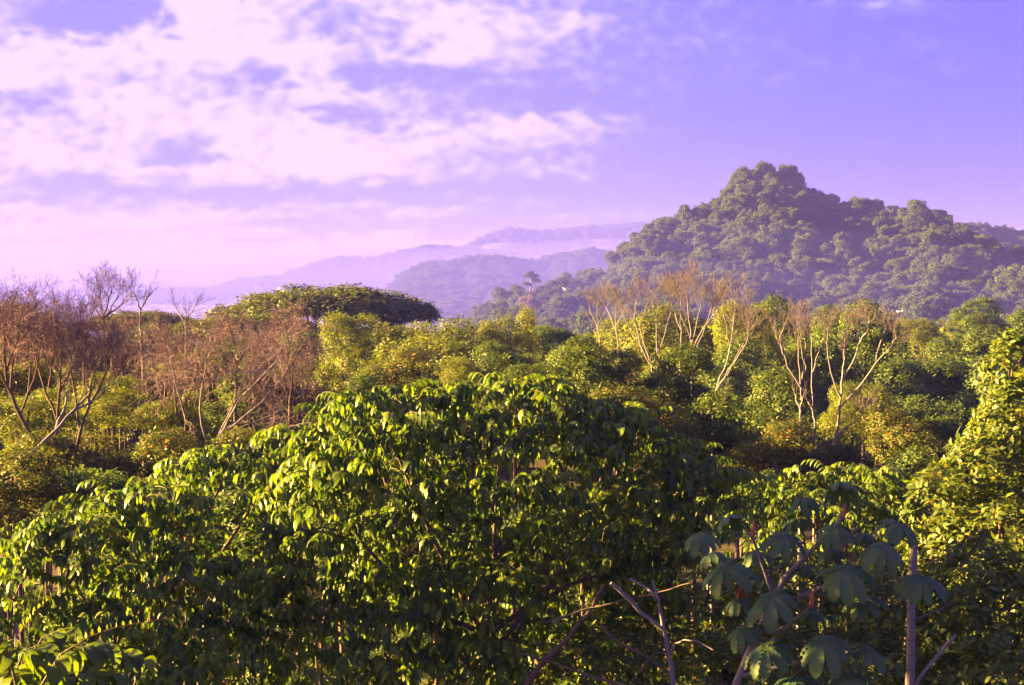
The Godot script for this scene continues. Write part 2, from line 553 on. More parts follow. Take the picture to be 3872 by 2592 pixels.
func whorl(pal: Array, count: int, len: float) -> ArrayMesh:     # an umbrella of hanging leaves at a twig's end
	var b := Buf.new()
	var twig := Color(0.10, 0.07, 0.03)
	b.tube([Vector3(0, -0.16, 0), Vector3(rr(-0.01, 0.01), -0.06, 0), Vector3(0, 0.02, 0)], [0.006, 0.005, 0.003], 4, twig)
	var a0 := rr(0, TAU)
	for k in count:
		var a := a0 + TAU * k / count * 1.0 + rr(-0.3, 0.3)
		var lift := rr(0.0, 0.75) if k % 3 else rr(0.5, 1.1)
		var d := Vector3(cos(a) * cos(lift), sin(lift), sin(a) * cos(lift))
		var l := len * rr(0.75, 1.15)
		leaf(b, Vector3(0, rr(-0.05, 0.02), 0) + d * 0.015, d, Vector3.UP, l, l * rr(0.3, 0.38), lift + rr(1.15, 1.6), rr(0.1, 0.4), pick(pal), 4, 0.75, true)
	return b.mesh()

func spray(pal: Array, count: int, len: float) -> ArrayMesh:     # an arching twig with two ranks of hanging leaves
	var b := Buf.new()
	var pts := []
	var rad := []
	for k in 6:
		var t := k / 5.0
		pts.append(Vector3(t * 0.5, 0.10 * sin(t * 2.2) - 0.12 * t * t, rr(-0.01, 0.01)))
		rad.append(0.006 - 0.004 * t)
	b.tube(pts, rad, 4, Color(0.1, 0.07, 0.035))
	for k in count:
		var t := (k + 0.5) / count * 0.98 + 0.02
		var q := t * 5.0
		var i := mini(int(q), 4)
		var p: Vector3 = pts[i].lerp(pts[i + 1], q - i)
		var s := 1.0 if k % 2 else -1.0
		var d := Vector3(0.55, 0.1, s * rr(0.6, 1.0)).normalized()
		var l := len * rr(0.75, 1.1)
		leaf(b, p, d, Vector3.UP, l, l * rr(0.32, 0.40), rr(1.15, 1.55), rr(0.1, 0.35), pick(pal), 4, 0.75, true)
	return b.mesh()

func sprig(pal: Array, count: int, len: float, ratio: float, size: float, rows: int, hang := 0.5) -> ArrayMesh:   # leaves all round a short twig that points along +y
	var b := Buf.new()
	b.tube([Vector3(0, -size * 0.5, 0), Vector3(0, size * 0.45, 0)], [0.008, 0.003], 3, Color(0.09, 0.065, 0.04), false)
	for k in count:
		var y := lerpf(-0.45, 0.5, (k + 0.5) / count) * size
		var a := k * 2.4 + rr(-0.4, 0.4)
		var up := rr(0.1, 0.9)
		var d := Vector3(cos(a), up, sin(a)).normalized()
		var l := len * rr(0.7, 1.2)
		leaf(b, Vector3(0, y, 0) + d * size * rr(0.05, 0.22), d, (Vector3.UP + rdir() * 0.45).normalized(), l, l * ratio, rr(0.1, hang * 2.0), rr(0.0, 0.5), pick(pal), rows)
	return b.mesh()

func tuft(pal: Array, count: int, len: float, size: float) -> ArrayMesh:    # loose leaves of a far crown
	var b := Buf.new()
	for k in count:
		var p := rdir() * size * pow(rng.randf(), 0.5)
		p.y *= 0.7
		var d := (rdir() + p * 0.8 / size).normalized()
		var l := len * rr(0.6, 1.3)
		leaf(b, p, d, (Vector3.UP * 0.8 + rdir()).normalized(), l, l * 0.75, rr(0.0, 0.9), rr(-0.2, 0.4), pick(pal), 2)
	return b.mesh()

func frame(dir: Vector3, spin: float) -> Basis:               # y along dir
	var y := dir.normalized()
	var x := y.cross(Vector3(0.12, 0.05, 1.0)).normalized()
	if x.length_squared() < 0.5: x = Vector3.RIGHT
	return Basis(x, y, x.cross(y)) * Basis(Vector3.UP, spin)

# clump places over a set of lobes: [centre, half sizes]; returns [Transform3D, which] pairs
func over_lobes(lobes: Array, per_area: float, inner: float, mode: String, kinds: int, scale_from := 0.8, scale_to := 1.2, underside := -0.45) -> Array:
	var out := []
	for l in lobes:
		var c: Vector3 = l[0]
		var h: Vector3 = l[1]
		var area := 4.0 * PI * pow((pow(h.x * h.y, 1.6) + pow(h.x * h.z, 1.6) + pow(h.y * h.z, 1.6)) / 3.0, 1.0 / 1.6)
		var count := int(area * per_area)
		for k in count:
			var d := rdir()
			if d.y < underside and rng.randf() < 0.75: d.y = -d.y
			var deep := rng.randf() < inner
			var rad := rr(0.35, 0.8) if deep else rr(0.9, 1.04) + noise2.get_noise_3d(d.x * 130 + c.x * 40, d.y * 130, d.z * 130 + c.z * 40) * 0.10
			var p := c + d * h * rad
			if not deep:
				var buried := false
				for o in lobes:
					if o == l: continue
					var e: Vector3 = (p - o[0]) / o[1]
					if e.length_squared() < 0.74:
						buried = true
						break
				if buried and rng.randf() < 0.8: continue
			var outward := (d / h).normalized()
			var s := rr(scale_from, scale_to)
			var bs: Basis
			if mode == "hang":
				bs = frame((Vector3.UP + outward * 0.25 + rdir() * 0.2), rr(0, TAU))
			elif mode == "spray":
				var f := Vector3(outward.x, 0, outward.z).normalized().rotated(Vector3.UP, rr(-0.8, 0.8))
				bs = Basis(f, Vector3.UP, f.cross(Vector3.UP)) * Basis(Vector3.RIGHT, rr(-0.3, 0.3)) * Basis(Vector3.BACK, rr(-0.5, 0.35))
			else:
				bs = frame((outward + Vector3.UP * 0.6 + rdir() * 0.45), rr(0, TAU))
			out.append([Transform3D(bs.scaled(Vector3.ONE * s), p), rng.randi() % kinds])
	return out

func joined(places: Array, meshes: Array) -> ArrayMesh:
	var st := SurfaceTool.new()
	st.begin(Mesh.PRIMITIVE_TRIANGLES)
	for e in places:
		st.append_from(meshes[e[1]], 0, e[0])
	return st.commit()

func random_lobes(n: int, r: Vector3, size: float) -> Array:
	var out := [[Vector3(0, -0.05 * r.y, 0), r * 0.62]]
	for k in n:
		var a := TAU * (k * 0.618) + rr(-0.3, 0.3)
		var el := rr(-0.4, 1.25)
		var d := Vector3(cos(a) * cos(el), sin(el), sin(a) * cos(el))
		var s := size * rr(0.6, 1.35)
		out.append([d * r * rr(0.5, 1.0), Vector3(r.x, r.y * rr(0.7, 1.05), r.z) * s])
	return out

# palettes: linear base colours
const LIME := [[Color(0.10, 0.14, 0.008), Color(0.155, 0.185, 0.010), 0.60], [Color(0.06, 0.085, 0.012), Color(0.10, 0.12, 0.012), 0.37], [Color(0.26, 0.10, 0.01), Color(0.3, 0.06, 0.01), 0.012]]
const GREEN := [[Color(0.05, 0.085, 0.012), Color(0.085, 0.12, 0.014), 0.7], [Color(0.03, 0.055, 0.012), Color(0.05, 0.08, 0.014), 0.285], [Color(0.25, 0.09, 0.01), Color(0.2, 0.05, 0.01), 0.015]]
const DARK := [[Color(0.042, 0.08, 0.017), Color(0.07, 0.112, 0.019), 0.72], [Color(0.06, 0.095, 0.016), Color(0.085, 0.12, 0.018), 0.28]]
const OLIVE := [[Color(0.06, 0.08, 0.011), Color(0.095, 0.11, 0.012), 0.68], [Color(0.05, 0.055, 0.012), Color(0.075, 0.07, 0.012), 0.28], [Color(0.24, 0.09, 0.01), Color(0.26, 0.05, 0.01), 0.012]]
const UMBRELLA := [[Color(0.04, 0.06, 0.012), Color(0.075, 0.09, 0.014), 0.7], [Color(0.08, 0.10, 0.012), Color(0.11, 0.12, 0.015), 0.3]]
const DROOP := [[Color(0.045, 0.085, 0.011), Color(0.08, 0.13, 0.011), 0.54], [Color(0.10, 0.155, 0.008), Color(0.15, 0.20, 0.010), 0.36], [Color(0.03, 0.055, 0.016), Color(0.05, 0.08, 0.018), 0.085], [Color(0.3, 0.14, 0.02), Color(0.22, 0.06, 0.015), 0.004]]
const GLOSSY := [[Color(0.05, 0.085, 0.012), Color(0.085, 0.12, 0.014), 0.66], [Color(0.11, 0.13, 0.014), Color(0.15, 0.15, 0.016), 0.31], [Color(0.35, 0.05, 0.01), Color(0.32, 0.1, 0.015), 0.006]]
const HILL_GREEN := [[Color(0.04, 0.062, 0.012), Color(0.066, 0.092, 0.014), 0.7], [Color(0.03, 0.045, 0.012), Color(0.05, 0.06, 0.014), 0.3]]
const HILL_DARK := [[Color(0.033, 0.056, 0.013), Color(0.056, 0.08, 0.014), 0.8], [Color(0.05, 0.068, 0.013), Color(0.07, 0.085, 0.015), 0.2]]
const HILL_GREY := [[Color(0.10, 0.085, 0.07), Color(0.14, 0.115, 0.095), 0.7], [Color(0.1, 0.085, 0.06), Color(0.13, 0.1, 0.08), 0.3]]

func make_clumps():
	rng.seed = 11
	clumps.droop = []
	for k in 7: clumps.droop.append(whorl(DROOP, 6 + k % 4, 0.24))
	for k in 4: clumps.droop.append(spray(DROOP, 9 + k, 0.19))
	clumps.glossy = []
	for k in 8: clumps.glossy.append(sprig(GLOSSY, 9, 0.165, 0.42, 0.2, 3, 0.5))
	for e in [["lime", LIME, 0.12, 0.33], ["green", GREEN, 0.135, 0.42], ["dark", DARK, 0.13, 0.45], ["olive", OLIVE, 0.12, 0.45], ["umbrella", UMBRELLA, 0.16, 0.6]]:
		clumps[e[0]] = []
		for k in 6: clumps[e[0]].append(sprig(e[1], 12, e[2] * 1.5, e[3] * 1.05, 0.46, 2))
	for e in [["hill_green", HILL_GREEN], ["hill_dark", HILL_DARK], ["hill_grey", HILL_GREY]]:
		clumps[e[0]] = []
		for k in 5: clumps[e[0]].append(tuft(e[1], 30, 0.36, 0.72))

# ------------------------------------------------------------------ trees
func trunk_mesh(foot: Vector3, top: Vector3, r: float, limbs: Array, bend := 0.3) -> ArrayMesh:
	var b := Buf.new()
	var pts := []
	var rad := []
	var side := Vector3(rr(-1, 1), 0, rr(-1, 1)) * bend
	for k in 7:
		var t := k / 6.0
		pts.append(foot.lerp(top, t) + side * sin(t * PI))
		rad.append(r * (1.0 - 0.62 * t) * (1.35 if k == 0 else 1.0))
	b.tube(pts, rad, 7, Color.WHITE)
	for l in limbs:
		var a: Vector3 = pts[3].lerp(pts[5], rng.randf())
		var m := a.lerp(l, 0.5) + Vector3(rr(-0.2, 0.2), rr(-0.1, 0.25), rr(-0.2, 0.2)) * a.distance_to(l) * 0.3
		b.tube([a, m, l], [r * 0.42, r * 0.26, r * 0.1], 5, Color.WHITE)
	return b.mesh()

var crown_meshes := {}
func make_crowns():
	rng.seed = 23
	for e in [["lime", 1.15, 3], ["green", 1.0, 3], ["dark", 1.0, 3], ["olive", 1.0, 3]]:
		crown_meshes[e[0]] = []
		for k in e[2]:
			var lobes := random_lobes(13, Vector3(2.5, 2.5 * e[1], 2.5), 0.32)
			var places := over_lobes(lobes, 10.5, 0.06, "out", 6, 0.8, 1.25)
			crown_meshes[e[0]].append([joined(places, clumps[e[0]]), lobes])
	# a wide, flat, layered crown of many small domes
	crown_meshes.umbrella = []
	for k in 2:
		var lobes := []
		for j in 46:
			var a := j * 2.4
			var q := sqrt((j + 0.5) / 46.0)
			lobes.append([Vector3(cos(a) * q * 4.2, 1.25 * (1.0 - q * q * 0.95) + rr(-0.25, 0.22), sin(a) * q * 4.2), Vector3(0.85, 0.5, 0.85) * rr(0.8, 1.25)])
		var places := over_lobes(lobes, 7.0, 0.05, "out", 6, 0.75, 1.1, -0.6)
		crown_meshes.umbrella.append([joined(places, clumps.umbrella), lobes])
	for e in ["hill_green", "hill_dark", "hill_grey"]:
		crown_meshes[e] = []
		for k in 3:
			var lobes := random_lobes(11, Vector3(4.2, 3.9, 4.2), 0.36)
			crown_meshes[e].append([joined(over_lobes(lobes, 1.0, 0.04, "out", 5, 0.8, 1.3), clumps[e]), lobes])

# one tree: px of its middle, row of its top, distance, half width in px, height of the crown over its width
func tree(kind: String, px: float, py: float, dist: float, half: float, squash: float, label: String, called := "tree", group := ""):
	var top := at(px, py, dist)
	var r := half * dist / focal * (1.0 if kind == "umbrella" else 1.18)
	var v: Array = crown_meshes[kind][rng.randi() % crown_meshes[kind].size()]
	var unit := 5.0 if kind == "umbrella" else 2.75
	var sx := r / unit
	var crown_half := r * squash * rr(0.92, 1.06)
	var sy := crown_half / (1.6 if kind == "umbrella" else 2.75)
	var foot := Vector3(top.x, land_y(top.x, top.z) - 0.2, top.z)
	var c := Vector3(top.x, top.y - crown_half, top.z)
	if c.y < foot.y + 0.8: foot.y = minf(foot.y, c.y - 1.5)
	var o := thing(called, label, "tree" if called != "shrub" else "shrub", foot, group)
	var spin := rr(0, TAU)
	var limbs := []
	var cc := c - foot
	for k in 5:
		var l: Vector3 = v[1][1 + rng.randi() % (v[1].size() - 1)][0]
		limbs.append(cc + (l * Vector3(sx, sy, sx)).rotated(Vector3.UP, spin) * 0.9)
	part("trunk", trunk_mesh(Vector3.ZERO, cc + Vector3(0, crown_half * 0.35, 0), clampf(r * 0.055, 0.05, 0.4), limbs), M.bark, o)
	var cr := part("crown", v[0], M.leaf_mid, o, cc)
	cr.transform = Transform3D(Basis(Vector3.UP, spin).scaled(Vector3(sx, sy, sx)), cc)

# ------------------------------------------------------------------ close trees built leaf cluster by leaf cluster
func px_lobe(px: float, py: float, dist: float, rx: float, ry: float, deep := 1.0) -> Array:
	var k := dist / focal
	return [at(px, py, dist), Vector3(rx * k, ry * k, rx * k * deep)]

func close_tree(called: String, label: String, category: String, lobes: Array, meshes: Array, per_area: float, inner: float, mode: String, foot: Vector3, trunk_r: float, mat: Material, singles := 300, scale_from := 0.8, scale_to := 1.2, bark = null):
	var o := thing(called, label, category, foot)
	var centre := Vector3.ZERO
	for l in lobes: centre += l[0] / lobes.size()
	var limbs := []
	for l in lobes: limbs.append(l[0] - foot + Vector3(0, l[1].y * 0.3, 0))
	part("trunk", trunk_mesh(Vector3.ZERO, centre - foot + Vector3(0, 0.3, 0), trunk_r, [], 0.25), bark if bark else M.bark, o)
	var tb: Vector3 = centre - foot
	for l in limbs:
		var b := Buf.new()
		var a := tb * rr(0.55, 0.9)
		var m: Vector3 = a.lerp(l, 0.5) + Vector3(rr(-0.15, 0.15), rr(-0.05, 0.2), rr(-0.15, 0.15))
		b.tube([a, m, l], [trunk_r * 0.42, trunk_r * 0.3, trunk_r * 0.12], 6, Color.WHITE)
		for k in 4:
			var s: Vector3 = m.lerp(l, rng.randf())
			var e: Vector3 = s + Vector3(rr(-0.7, 0.7), rr(0.0, 0.7), rr(-0.7, 0.7))
			b.tube([s, s.lerp(e, 0.5) + Vector3(0, 0.06, 0), e], [trunk_r * 0.14, trunk_r * 0.1, 0.006], 4, Color.WHITE)
		part("branch", b.mesh(), bark if bark else M.bark, o)
	var kinds := meshes.size()
	var places := []
	if mode == "hang":
		places = over_lobes(lobes, per_area * 0.72, inner, "hang", 7, scale_from, scale_to)
		for e in over_lobes(lobes, per_area * 0.28, inner, "spray", kinds - 7, scale_from, scale_to):
			places.append([e[0], e[1] + 7])
	else:
		places = over_lobes(lobes, per_area, inner, mode, kinds, scale_from, scale_to)
	# the clusters that show largest are parts of their own
	places.sort_custom(func(a, b): return a[0].origin.distance_squared_to(EYE) < b[0].origin.distance_squared_to(EYE))
	var rest := []
	var made := 0
	for e in places:
		e[0].origin -= foot
		var w: Vector3 = (cam_basis.inverse() * (e[0].origin + foot - EYE))
		var sx := 512.0 - w.x / w.z * focal
		var sy := 342.5 + w.y / w.z * focal
		if made < singles and w.z < 0 and sx > 0 and sx < 1024 and sy > 0 and sy < 685:
			var q := part("leaf_cluster", meshes[e[1]], mat, o)
			q.transform = e[0]
			made += 1
		else:
			rest.append(e)
	if rest.size():
		var f := part("foliage", joined(rest, meshes), mat, o)
		f.set_meta("kind", "stuff")
	return o

# ------------------------------------------------------------------ bare trees
func grow_twigs(b: Buf, p: Vector3, d: Vector3, len: float, r: float, level: int, up: float, cols: Array, spread: float):
	var mid := p + d * len * 0.5
	var d2 := (d + rdir() * 0.22 + Vector3.UP * up).normalized()
	var e := mid + d2 * len * 0.5
	var col := mixc(cols[0], cols[1], rng.randf())
	var r1 := maxf(r * 0.65, 0.0045)
	b.tube([p, mid, e], [r, r * 0.78, r1], 3 if r < 0.03 else 5, col, false)
	if level <= 0: return
	var n := 3 if rng.randf() < 0.55 else 2
	for k in n + 1:
		var s := p.lerp(mid, rr(0.5, 1.0)) if k == 0 else (mid.lerp(e, rr(0.1, 0.9)) if k < n else e)
		var nd := (d2 + rdir() * spread + Vector3.UP * up * 0.6).normalized()
		grow_twigs(b, s, nd, len * rr(0.55, 0.8), r1 * 0.85, level - 1, up, cols, spread)

# limbs: each a list of (px, py); the first is the trunk
func bare_tree(called: String, label: String, dist: float, limbs: Array, r: float, cols: Array, twig: Dictionary, bark: Material, group := ""):
	var first := at(limbs[0][0][0], limbs[0][0][1], dist)
	var gy := land_y(first.x, first.z)
	var foot := Vector3(first.x, minf(gy - 0.1, first.y - 0.5), first.z)
	var o := thing(called, label, "tree", foot, group)
	var k := dist / focal
	for li in limbs.size():
		var l: Array = limbs[li]
		var lean: float = 0.0 if li == 0 else rr(-1, 1) * twig.get("deep", 2.0)
		var pts := []
		var rad := []
		var r0 := r if li == 0 else r * rr(0.5, 0.7)
		if li == 0:
			pts.append(Vector3.ZERO); rad.append(r * 1.25)
		for q in l.size():
			var t := float(q) / (l.size() - 1)
			pts.append(at(l[q][0], l[q][1], dist + lean * t) - foot)
			rad.append(r0 * (1.0 - 0.72 * t))
		# finer polyline with a little wander
		var fp := []
		var fr := []
		for q in pts.size() - 1:
			for s in 3:
				var f := s / 3.0
				var wander := Vector3(rr(-1, 1), rr(-0.4, 0.4), rr(-1, 1)) * 1.1 * k * (1.0 if s else 0.0)
				fp.append(pts[q].lerp(pts[q + 1], f) + wander)
				fr.append(lerpf(rad[q], rad[q + 1], f))
		fp.append(pts[-1]); fr.append(rad[-1])
		var b := Buf.new()
		b.tube(fp, fr, 7, Color.WHITE)
		part("trunk" if li == 0 else "branch", b.mesh(), bark, o)
		# twigs
		var tb := Buf.new()
		var n: int = twig.n
		var from: float = twig.get("from", 0.45)
		if li == 0: from = maxf(from, 0.6)
		for q in n:
			var t := lerpf(from, 1.0, (q + rng.randf()) / n) * (fp.size() - 1)
			var i := mini(int(t), fp.size() - 2)
			var p: Vector3 = fp[i].lerp(fp[i + 1], t - i)
			var d: Vector3 = (fp[i + 1] - fp[i]).normalized()
			d = (d + rdir() * twig.spread + Vector3.UP * twig.up).normalized()
			grow_twigs(tb, p, d, twig.len * rr(0.7, 1.2), clampf(fr[i] * 0.4, 0.008, 0.016), twig.level, twig.up, cols, twig.spread)
		part("twigs", tb.mesh(), M.twig, o)
	return o

# ------------------------------------------------------------------ umbrella-leaved tree
func lobe_mesh(len: float, wid: float, droop: float, col: Color, under: Color) -> ArrayMesh:
	# one finger of the leaf: narrow foot, broad rounded end, midrib groove and a wavy edge; drooping along its length
	var b := Buf.new()
	var rows := 14
	var c := Vector3.ZERO
	var dir := Vector3(1, 0.3, 0).normalized()
	var s := Vector3(0, 0, 1)
	var prev := -1
	var cross := [-1.0, -0.55, -0.06, 0.0, 0.06, 0.55, 1.0]
	for k in rows + 1:
		var t := float(k) / rows
		var w := wid * 0.5 * (0.3 + 0.7 * pow(sin(PI * 0.5 * minf(1.0, t * 1.45)), 1.1)) * sqrt(maxf(0.0, 1.0 - pow(maxf(0.0, (t - 0.55) / 0.45), 2.6)))
		if k == rows: w = wid * 0.06
		var nn := dir.cross(-s).normalized()
		if nn.y < 0 and k < 3: nn = -nn
		var q := b.v.size()
		for x in cross:
			var rib := sin(t * 44.0 - absf(x) * 5.0) * 0.009 * len / 0.3 * absf(x)
			var lift := absf(x) * w * 0.22 - (0.006 if x == 0.0 else 0.0) - pow(absf(x), 3.0) * w * 0.28 + rib
			b.vert(c + s * w * x + nn * lift, (nn - s * x * 0.25).normalized(), col.lerp(under, 0.8 if absf(x) < 0.01 else (0.16 if k % 2 and absf(x) > 0.3 else 0.0)))
		if prev >= 0:
			for j in cross.size() - 1:
				b.tri(prev + j, q + j, q + j + 1)
				b.tri(prev + j, q + j + 1, prev + j + 1)
		prev = q
		dir = dir.rotated(s, -droop / rows * (1.6 - 1.2 * t))
		c += dir * len / rows
	return b.mesh()

# ------------------------------------------------------------------ build
func _ready():
	# camera
	var pitch := atan((342.5 - HORIZON_ROW) / focal)
	cam_basis = Basis(Vector3.RIGHT, -pitch)
	var cam := Camera3D.new()
	cam.name = "camera"
	cam.fov = FOV
	cam.near = 0.1
	cam.far = 40000.0
	cam.transform = Transform3D(cam_basis, EYE)
	add_child(cam)
	cam.current = true
	# light
	noise.seed = 5; noise.frequency = 0.01; noise.fractal_octaves = 4
	billow.seed = 31; billow.frequency = 0.012; billow.fractal_octaves = 5; billow.fractal_type = FastNoiseLite.FRACTAL_RIDGED
	noise2.seed = 17; noise2.frequency = 0.01; noise2.fractal_octaves = 4
	var env := Environment.new()
	env.background_mode = Environment.BG_SKY
	env.sky = Sky.new()
	env.sky.sky_material = make_sky()
	env.background_energy_multiplier = 0.0425
	env.tonemap_mode = Environment.TONE_MAPPER_LINEAR
	env.tonemap_exposure = 25.0
	env.fog_enabled = true
	env.fog_density = 0.00004
	env.volumetric_fog_enabled = true
	env.volumetric_fog_density = 0.0
	env.fog_light_color = Color(0.5, 0.52, 1.0)
	env.sdfgi_enabled = true
	env.ssao_enabled = true
	env.ssil_enabled = true
	var we := WorldEnvironment.new()
	we.name = "environment"
	we.environment = env
	add_child(we)
	var sun := DirectionalLight3D.new()
	sun.name = "sun"
	sun.light_energy = 1.6
	sun.light_color = Color(1.0, 0.80, 0.46)
	sun.light_angular_distance = 0.6
	sun.shadow_enabled = true
	add_child(sun)
	var az := deg_to_rad(SUN_AZ)
	var el := deg_to_rad(SUN_EL)
	var to_sun := Vector3(sin(az) * cos(el), sin(el), -cos(az) * cos(el))
	sun.look_at_from_position(Vector3.ZERO, -to_sun, Vector3.UP)
	# the place
	make_materials()
	prepare_hills()
	make_terrain()
	make_clumps()
	make_crowns()
	mist()
	forest_far()
	houses()
	middle_trees()
	bare_trees()
	undergrowth()
	close_trees()
	umbrella_tree()
	close_details()

# ------------------------------------------------------------------ sea mist
func mist():
	for e in [["violet sea haze hanging over the whole coast", Vector3(0, 100, 0), Vector3(15000, 196, 15000), 0.00021, false], ["bank of pale mist lying below the headland", Vector3(900, 20, -2050), Vector3(3300, 226, 2700), 0.0007, true], ["thin violet mist in the valley at the hill's foot", Vector3(-50, 42, -440), Vector3(480, 58, 380), 0.00034, true], ["fainter upper layer of the mist at the hill's foot", Vector3(-60, 42, -450), Vector3(540, 84, 430), 0.00026, true]]:
		var f := FogVolume.new()
		f.name = numbered("mist")
		f.shape = RenderingServer.FOG_VOLUME_SHAPE_ELLIPSOID if e[4] else RenderingServer.FOG_VOLUME_SHAPE_BOX
		f.size = e[2]
		f.position = e[1]
		var m := FogMaterial.new()
		m.density = e[3]
		m.albedo = Color(0.36, 0.37, 0.88)
		f.material = m
		add_child(f)
		f.set_meta("kind", "stuff")
		tag(f, e[0], "mist")

# ------------------------------------------------------------------ far forest
func multi(parent: Node, called: String, mesh: Mesh, mat: Material, xs: Array):
	var mm := MultiMesh.new()
	mm.transform_format = MultiMesh.TRANSFORM_3D
	mm.mesh = mesh
	mm.instance_count = xs.size()
	for k in xs.size(): mm.set_instance_transform(k, xs[k])
	var o := MultiMeshInstance3D.new()
	o.name = called
	o.multimesh = mm
	o.material_override = mat
	parent.add_child(o, true)
	o.set_meta("kind", "stuff")

func stuff_root(called: String, label: String) -> Node3D:
	var o := Node3D.new()
	o.name = numbered(called)
	add_child(o)
	tag(o, label, "forest")
	o.set_meta("kind", "stuff")
	return o

func forest_far():
	rng.seed = 37
	var kinds := ["hill_green", "hill_dark", "hill_grey"]
	# templates: a thing with its two parts, copied tree by tree
	var temp := {}
	for kd in kinds:
		temp[kd] = []
		for v in crown_meshes[kd]:
			var o := Node3D.new()
			o.name = "template"
			var limbs := []
			for j in 4: limbs.append(v[1][1 + j * 2][0] * 0.85 + Vector3(0, 6.0, 0))
			part("trunk", trunk_mesh(Vector3(0, -2.5, 0), Vector3(0, 7.5, 0), 0.32, limbs, 0.4), M.bark_pale if kd == "hill_grey" else M.bark, o)
			part("crown", v[0], M.leaf_far, o, Vector3(0, 6.0, 0))
			temp[kd].append(o)
	var says := {"hill_green": "green round-crowned tree in the forest covering the hill", "hill_dark": "dark dense-crowned tree in the forest covering the hill", "hill_grey": "grey leafless-looking tree among green hillside crowns"}
	# every tree of the hill
	var spots := []
	var hl = HILLS.hill
	var tries := 0
	var cells := {}
	while spots.size() < 3000 and tries < 60000:
		tries += 1
		var a := rr(hl.a0 + 0.015, hl.a1)
		var rad := table(hl.ra, a)
		var q := rad - 250.0 * sqrt(rng.randf()) + rr(0, 35)
		if rng.randf() < 0.2: q = rad + rr(-12, 10)
		if q < 330: continue
		var p := polar(a, q)
		var cell := Vector2i(floori(p.x / 4.2), floori(p.z / 4.2))
		if cells.has(cell): continue
		p.y = hill_y("hill", a, q)
		if p.y < base_y(p.x, p.z) - 1.0: continue
		cells[cell] = true
		var kd := "hill_green"
		if rng.randf() < 0.34: kd = "hill_dark"
		if rng.randf() < 0.006: kd = "hill_grey"
		var size := rr(0.38, 0.8) * (1.5 if rng.randf() < 0.16 else 1.0)
		spots.append([p, kd, size, size * rr(0.85, 1.25)])
	# crowns that stand out on the skyline: px, row of top, half width px, kind
	for e in [[748, 170, 9, "hill_dark"], [767, 166, 13, "hill_dark"], [791, 172, 10, "hill_dark"], [735, 180, 10, "hill_dark"], [780, 182, 12, "hill_green"], [717, 197, 9, "hill_green"], [705, 203, 8, "hill_dark"], [666, 218, 11, "hill_dark"], [682, 217, 9, "hill_green"], [648, 229, 9, "hill_green"], [622, 250, 11, "hill_dark"], [640, 240, 9, "hill_green"], [604, 277, 6, "hill_dark"], [812, 190, 8, "hill_dark"], [822, 191, 12, "hill_grey"], [836, 203, 15, "hill_green"], [862, 208, 12, "hill_green"], [918, 209, 14, "hill_dark"], [938, 210, 10, "hill_dark"], [880, 212, 10, "hill_green"], [962, 224, 12, "hill_dark"], [990, 240, 12, "hill_green"], [850, 222, 15, "hill_green"], [870, 235, 14, "hill_green"], [800, 240, 13, "hill_green"], [600, 272, 8, "hill_dark"]]:
		var rad := table(hl.ra, azimuth(e[0])) - (4.0 if e[1] < 220 else 10.0)
		var t := at(e[0], e[1], rad)
		var s: float = e[2] * rad / focal / 4.6
		spots.append([Vector3(t.x, t.y - 10.2 * s, t.z), e[3], s, s, true])
	spots.sort_custom(func(a, b): return (a[2] + (9.0 if a.size() > 4 else 0.0)) / a[0].length() > (b[2] + (9.0 if b.size() > 4 else 0.0)) / b[0].length())
	var left := {}
	var used := 0
	for s in spots:
		var xf := Transform3D(Basis(Vector3.UP, rr(0, TAU)).scaled(Vector3(s[2], s[3], s[2])), s[0])
		var vi: int = rng.randi() % 3
		if used < 290:
			var o: Node3D = temp[s[1]][vi].duplicate()
			o.name = numbered("hill_tree")
			add_child(o)
			o.transform = xf
			if s.size() > 4: tag(o, says[s[1]].replace("in the forest covering the hill", "standing out on the hill's skyline").replace("among green hillside crowns", "on the ridge of the hill"), "tree", "trees along the hill's ridge")
			else: tag(o, says[s[1]], "tree", "trees covering the hill")
			used += 1
		else:
			var key: String = s[1] + str(vi)
			if not left.has(key): left[key] = []
			left[key].append(Transform3D(xf.basis, xf.origin + Vector3(0, 6.0 * s[3], 0)))
	var root := stuff_root("hill_forest", "mixed green forest covering the steep hill")
	for key in left:
		multi(root, "crowns", crown_meshes[key.substr(0, key.length() - 1)][int(key.substr(key.length() - 1))][0], M.leaf_far, left[key])
	# forests of the other hills, each one mass
	var plan := [["back_hill", "bluish forest on the slope behind the hill", 420, 1.0], ["headland", "hazy forest covering the headland above the sea", 1700, 1.3], ["far_ridge", "faded forest along the mauve ridge", 1500, 1.4], ["sea_stack_hill", "faded trees on the small pointed hill", 350, 0.8], ["distant_mountain", "faded forest on the faint violet mountain", 1000, 1.6]]
	for e in plan:
		var h2 = HILLS[e[0]]
		var xs := [[], [], []]
		for k in e[2]:
			var a := rr(h2.a0 - 0.01, minf(h2.a1, 0.40))
			var rad := table(h2.ra, a)
			var q: float = rad - h2.near * pow(rng.randf(), 2.0) * 0.9 + rr(-10, 25)
			if k % 3 == 0: q = rad + rr(-15, 12)
			var p := polar(a, q)
			p.y = hill_y(e[0], a, q)
			if p.y < SEA + 0.5: continue
			var s: float = e[3] * rr(0.75, 1.35)
			xs[k % 3].append(Transform3D(Basis(Vector3.UP, rr(0, TAU)).scaled(Vector3(s, s * 0.9, s)), p + Vector3(0, 3.2 * s, 0)))
		var r2 := stuff_root(e[0] + "_forest", e[1])
		for k in 3: multi(r2, "crowns", crown_meshes["hill_green" if k else "hill_dark"][k][0], M.leaf_far, xs[k])
	# the low spit and the coast woods
	var xs := []
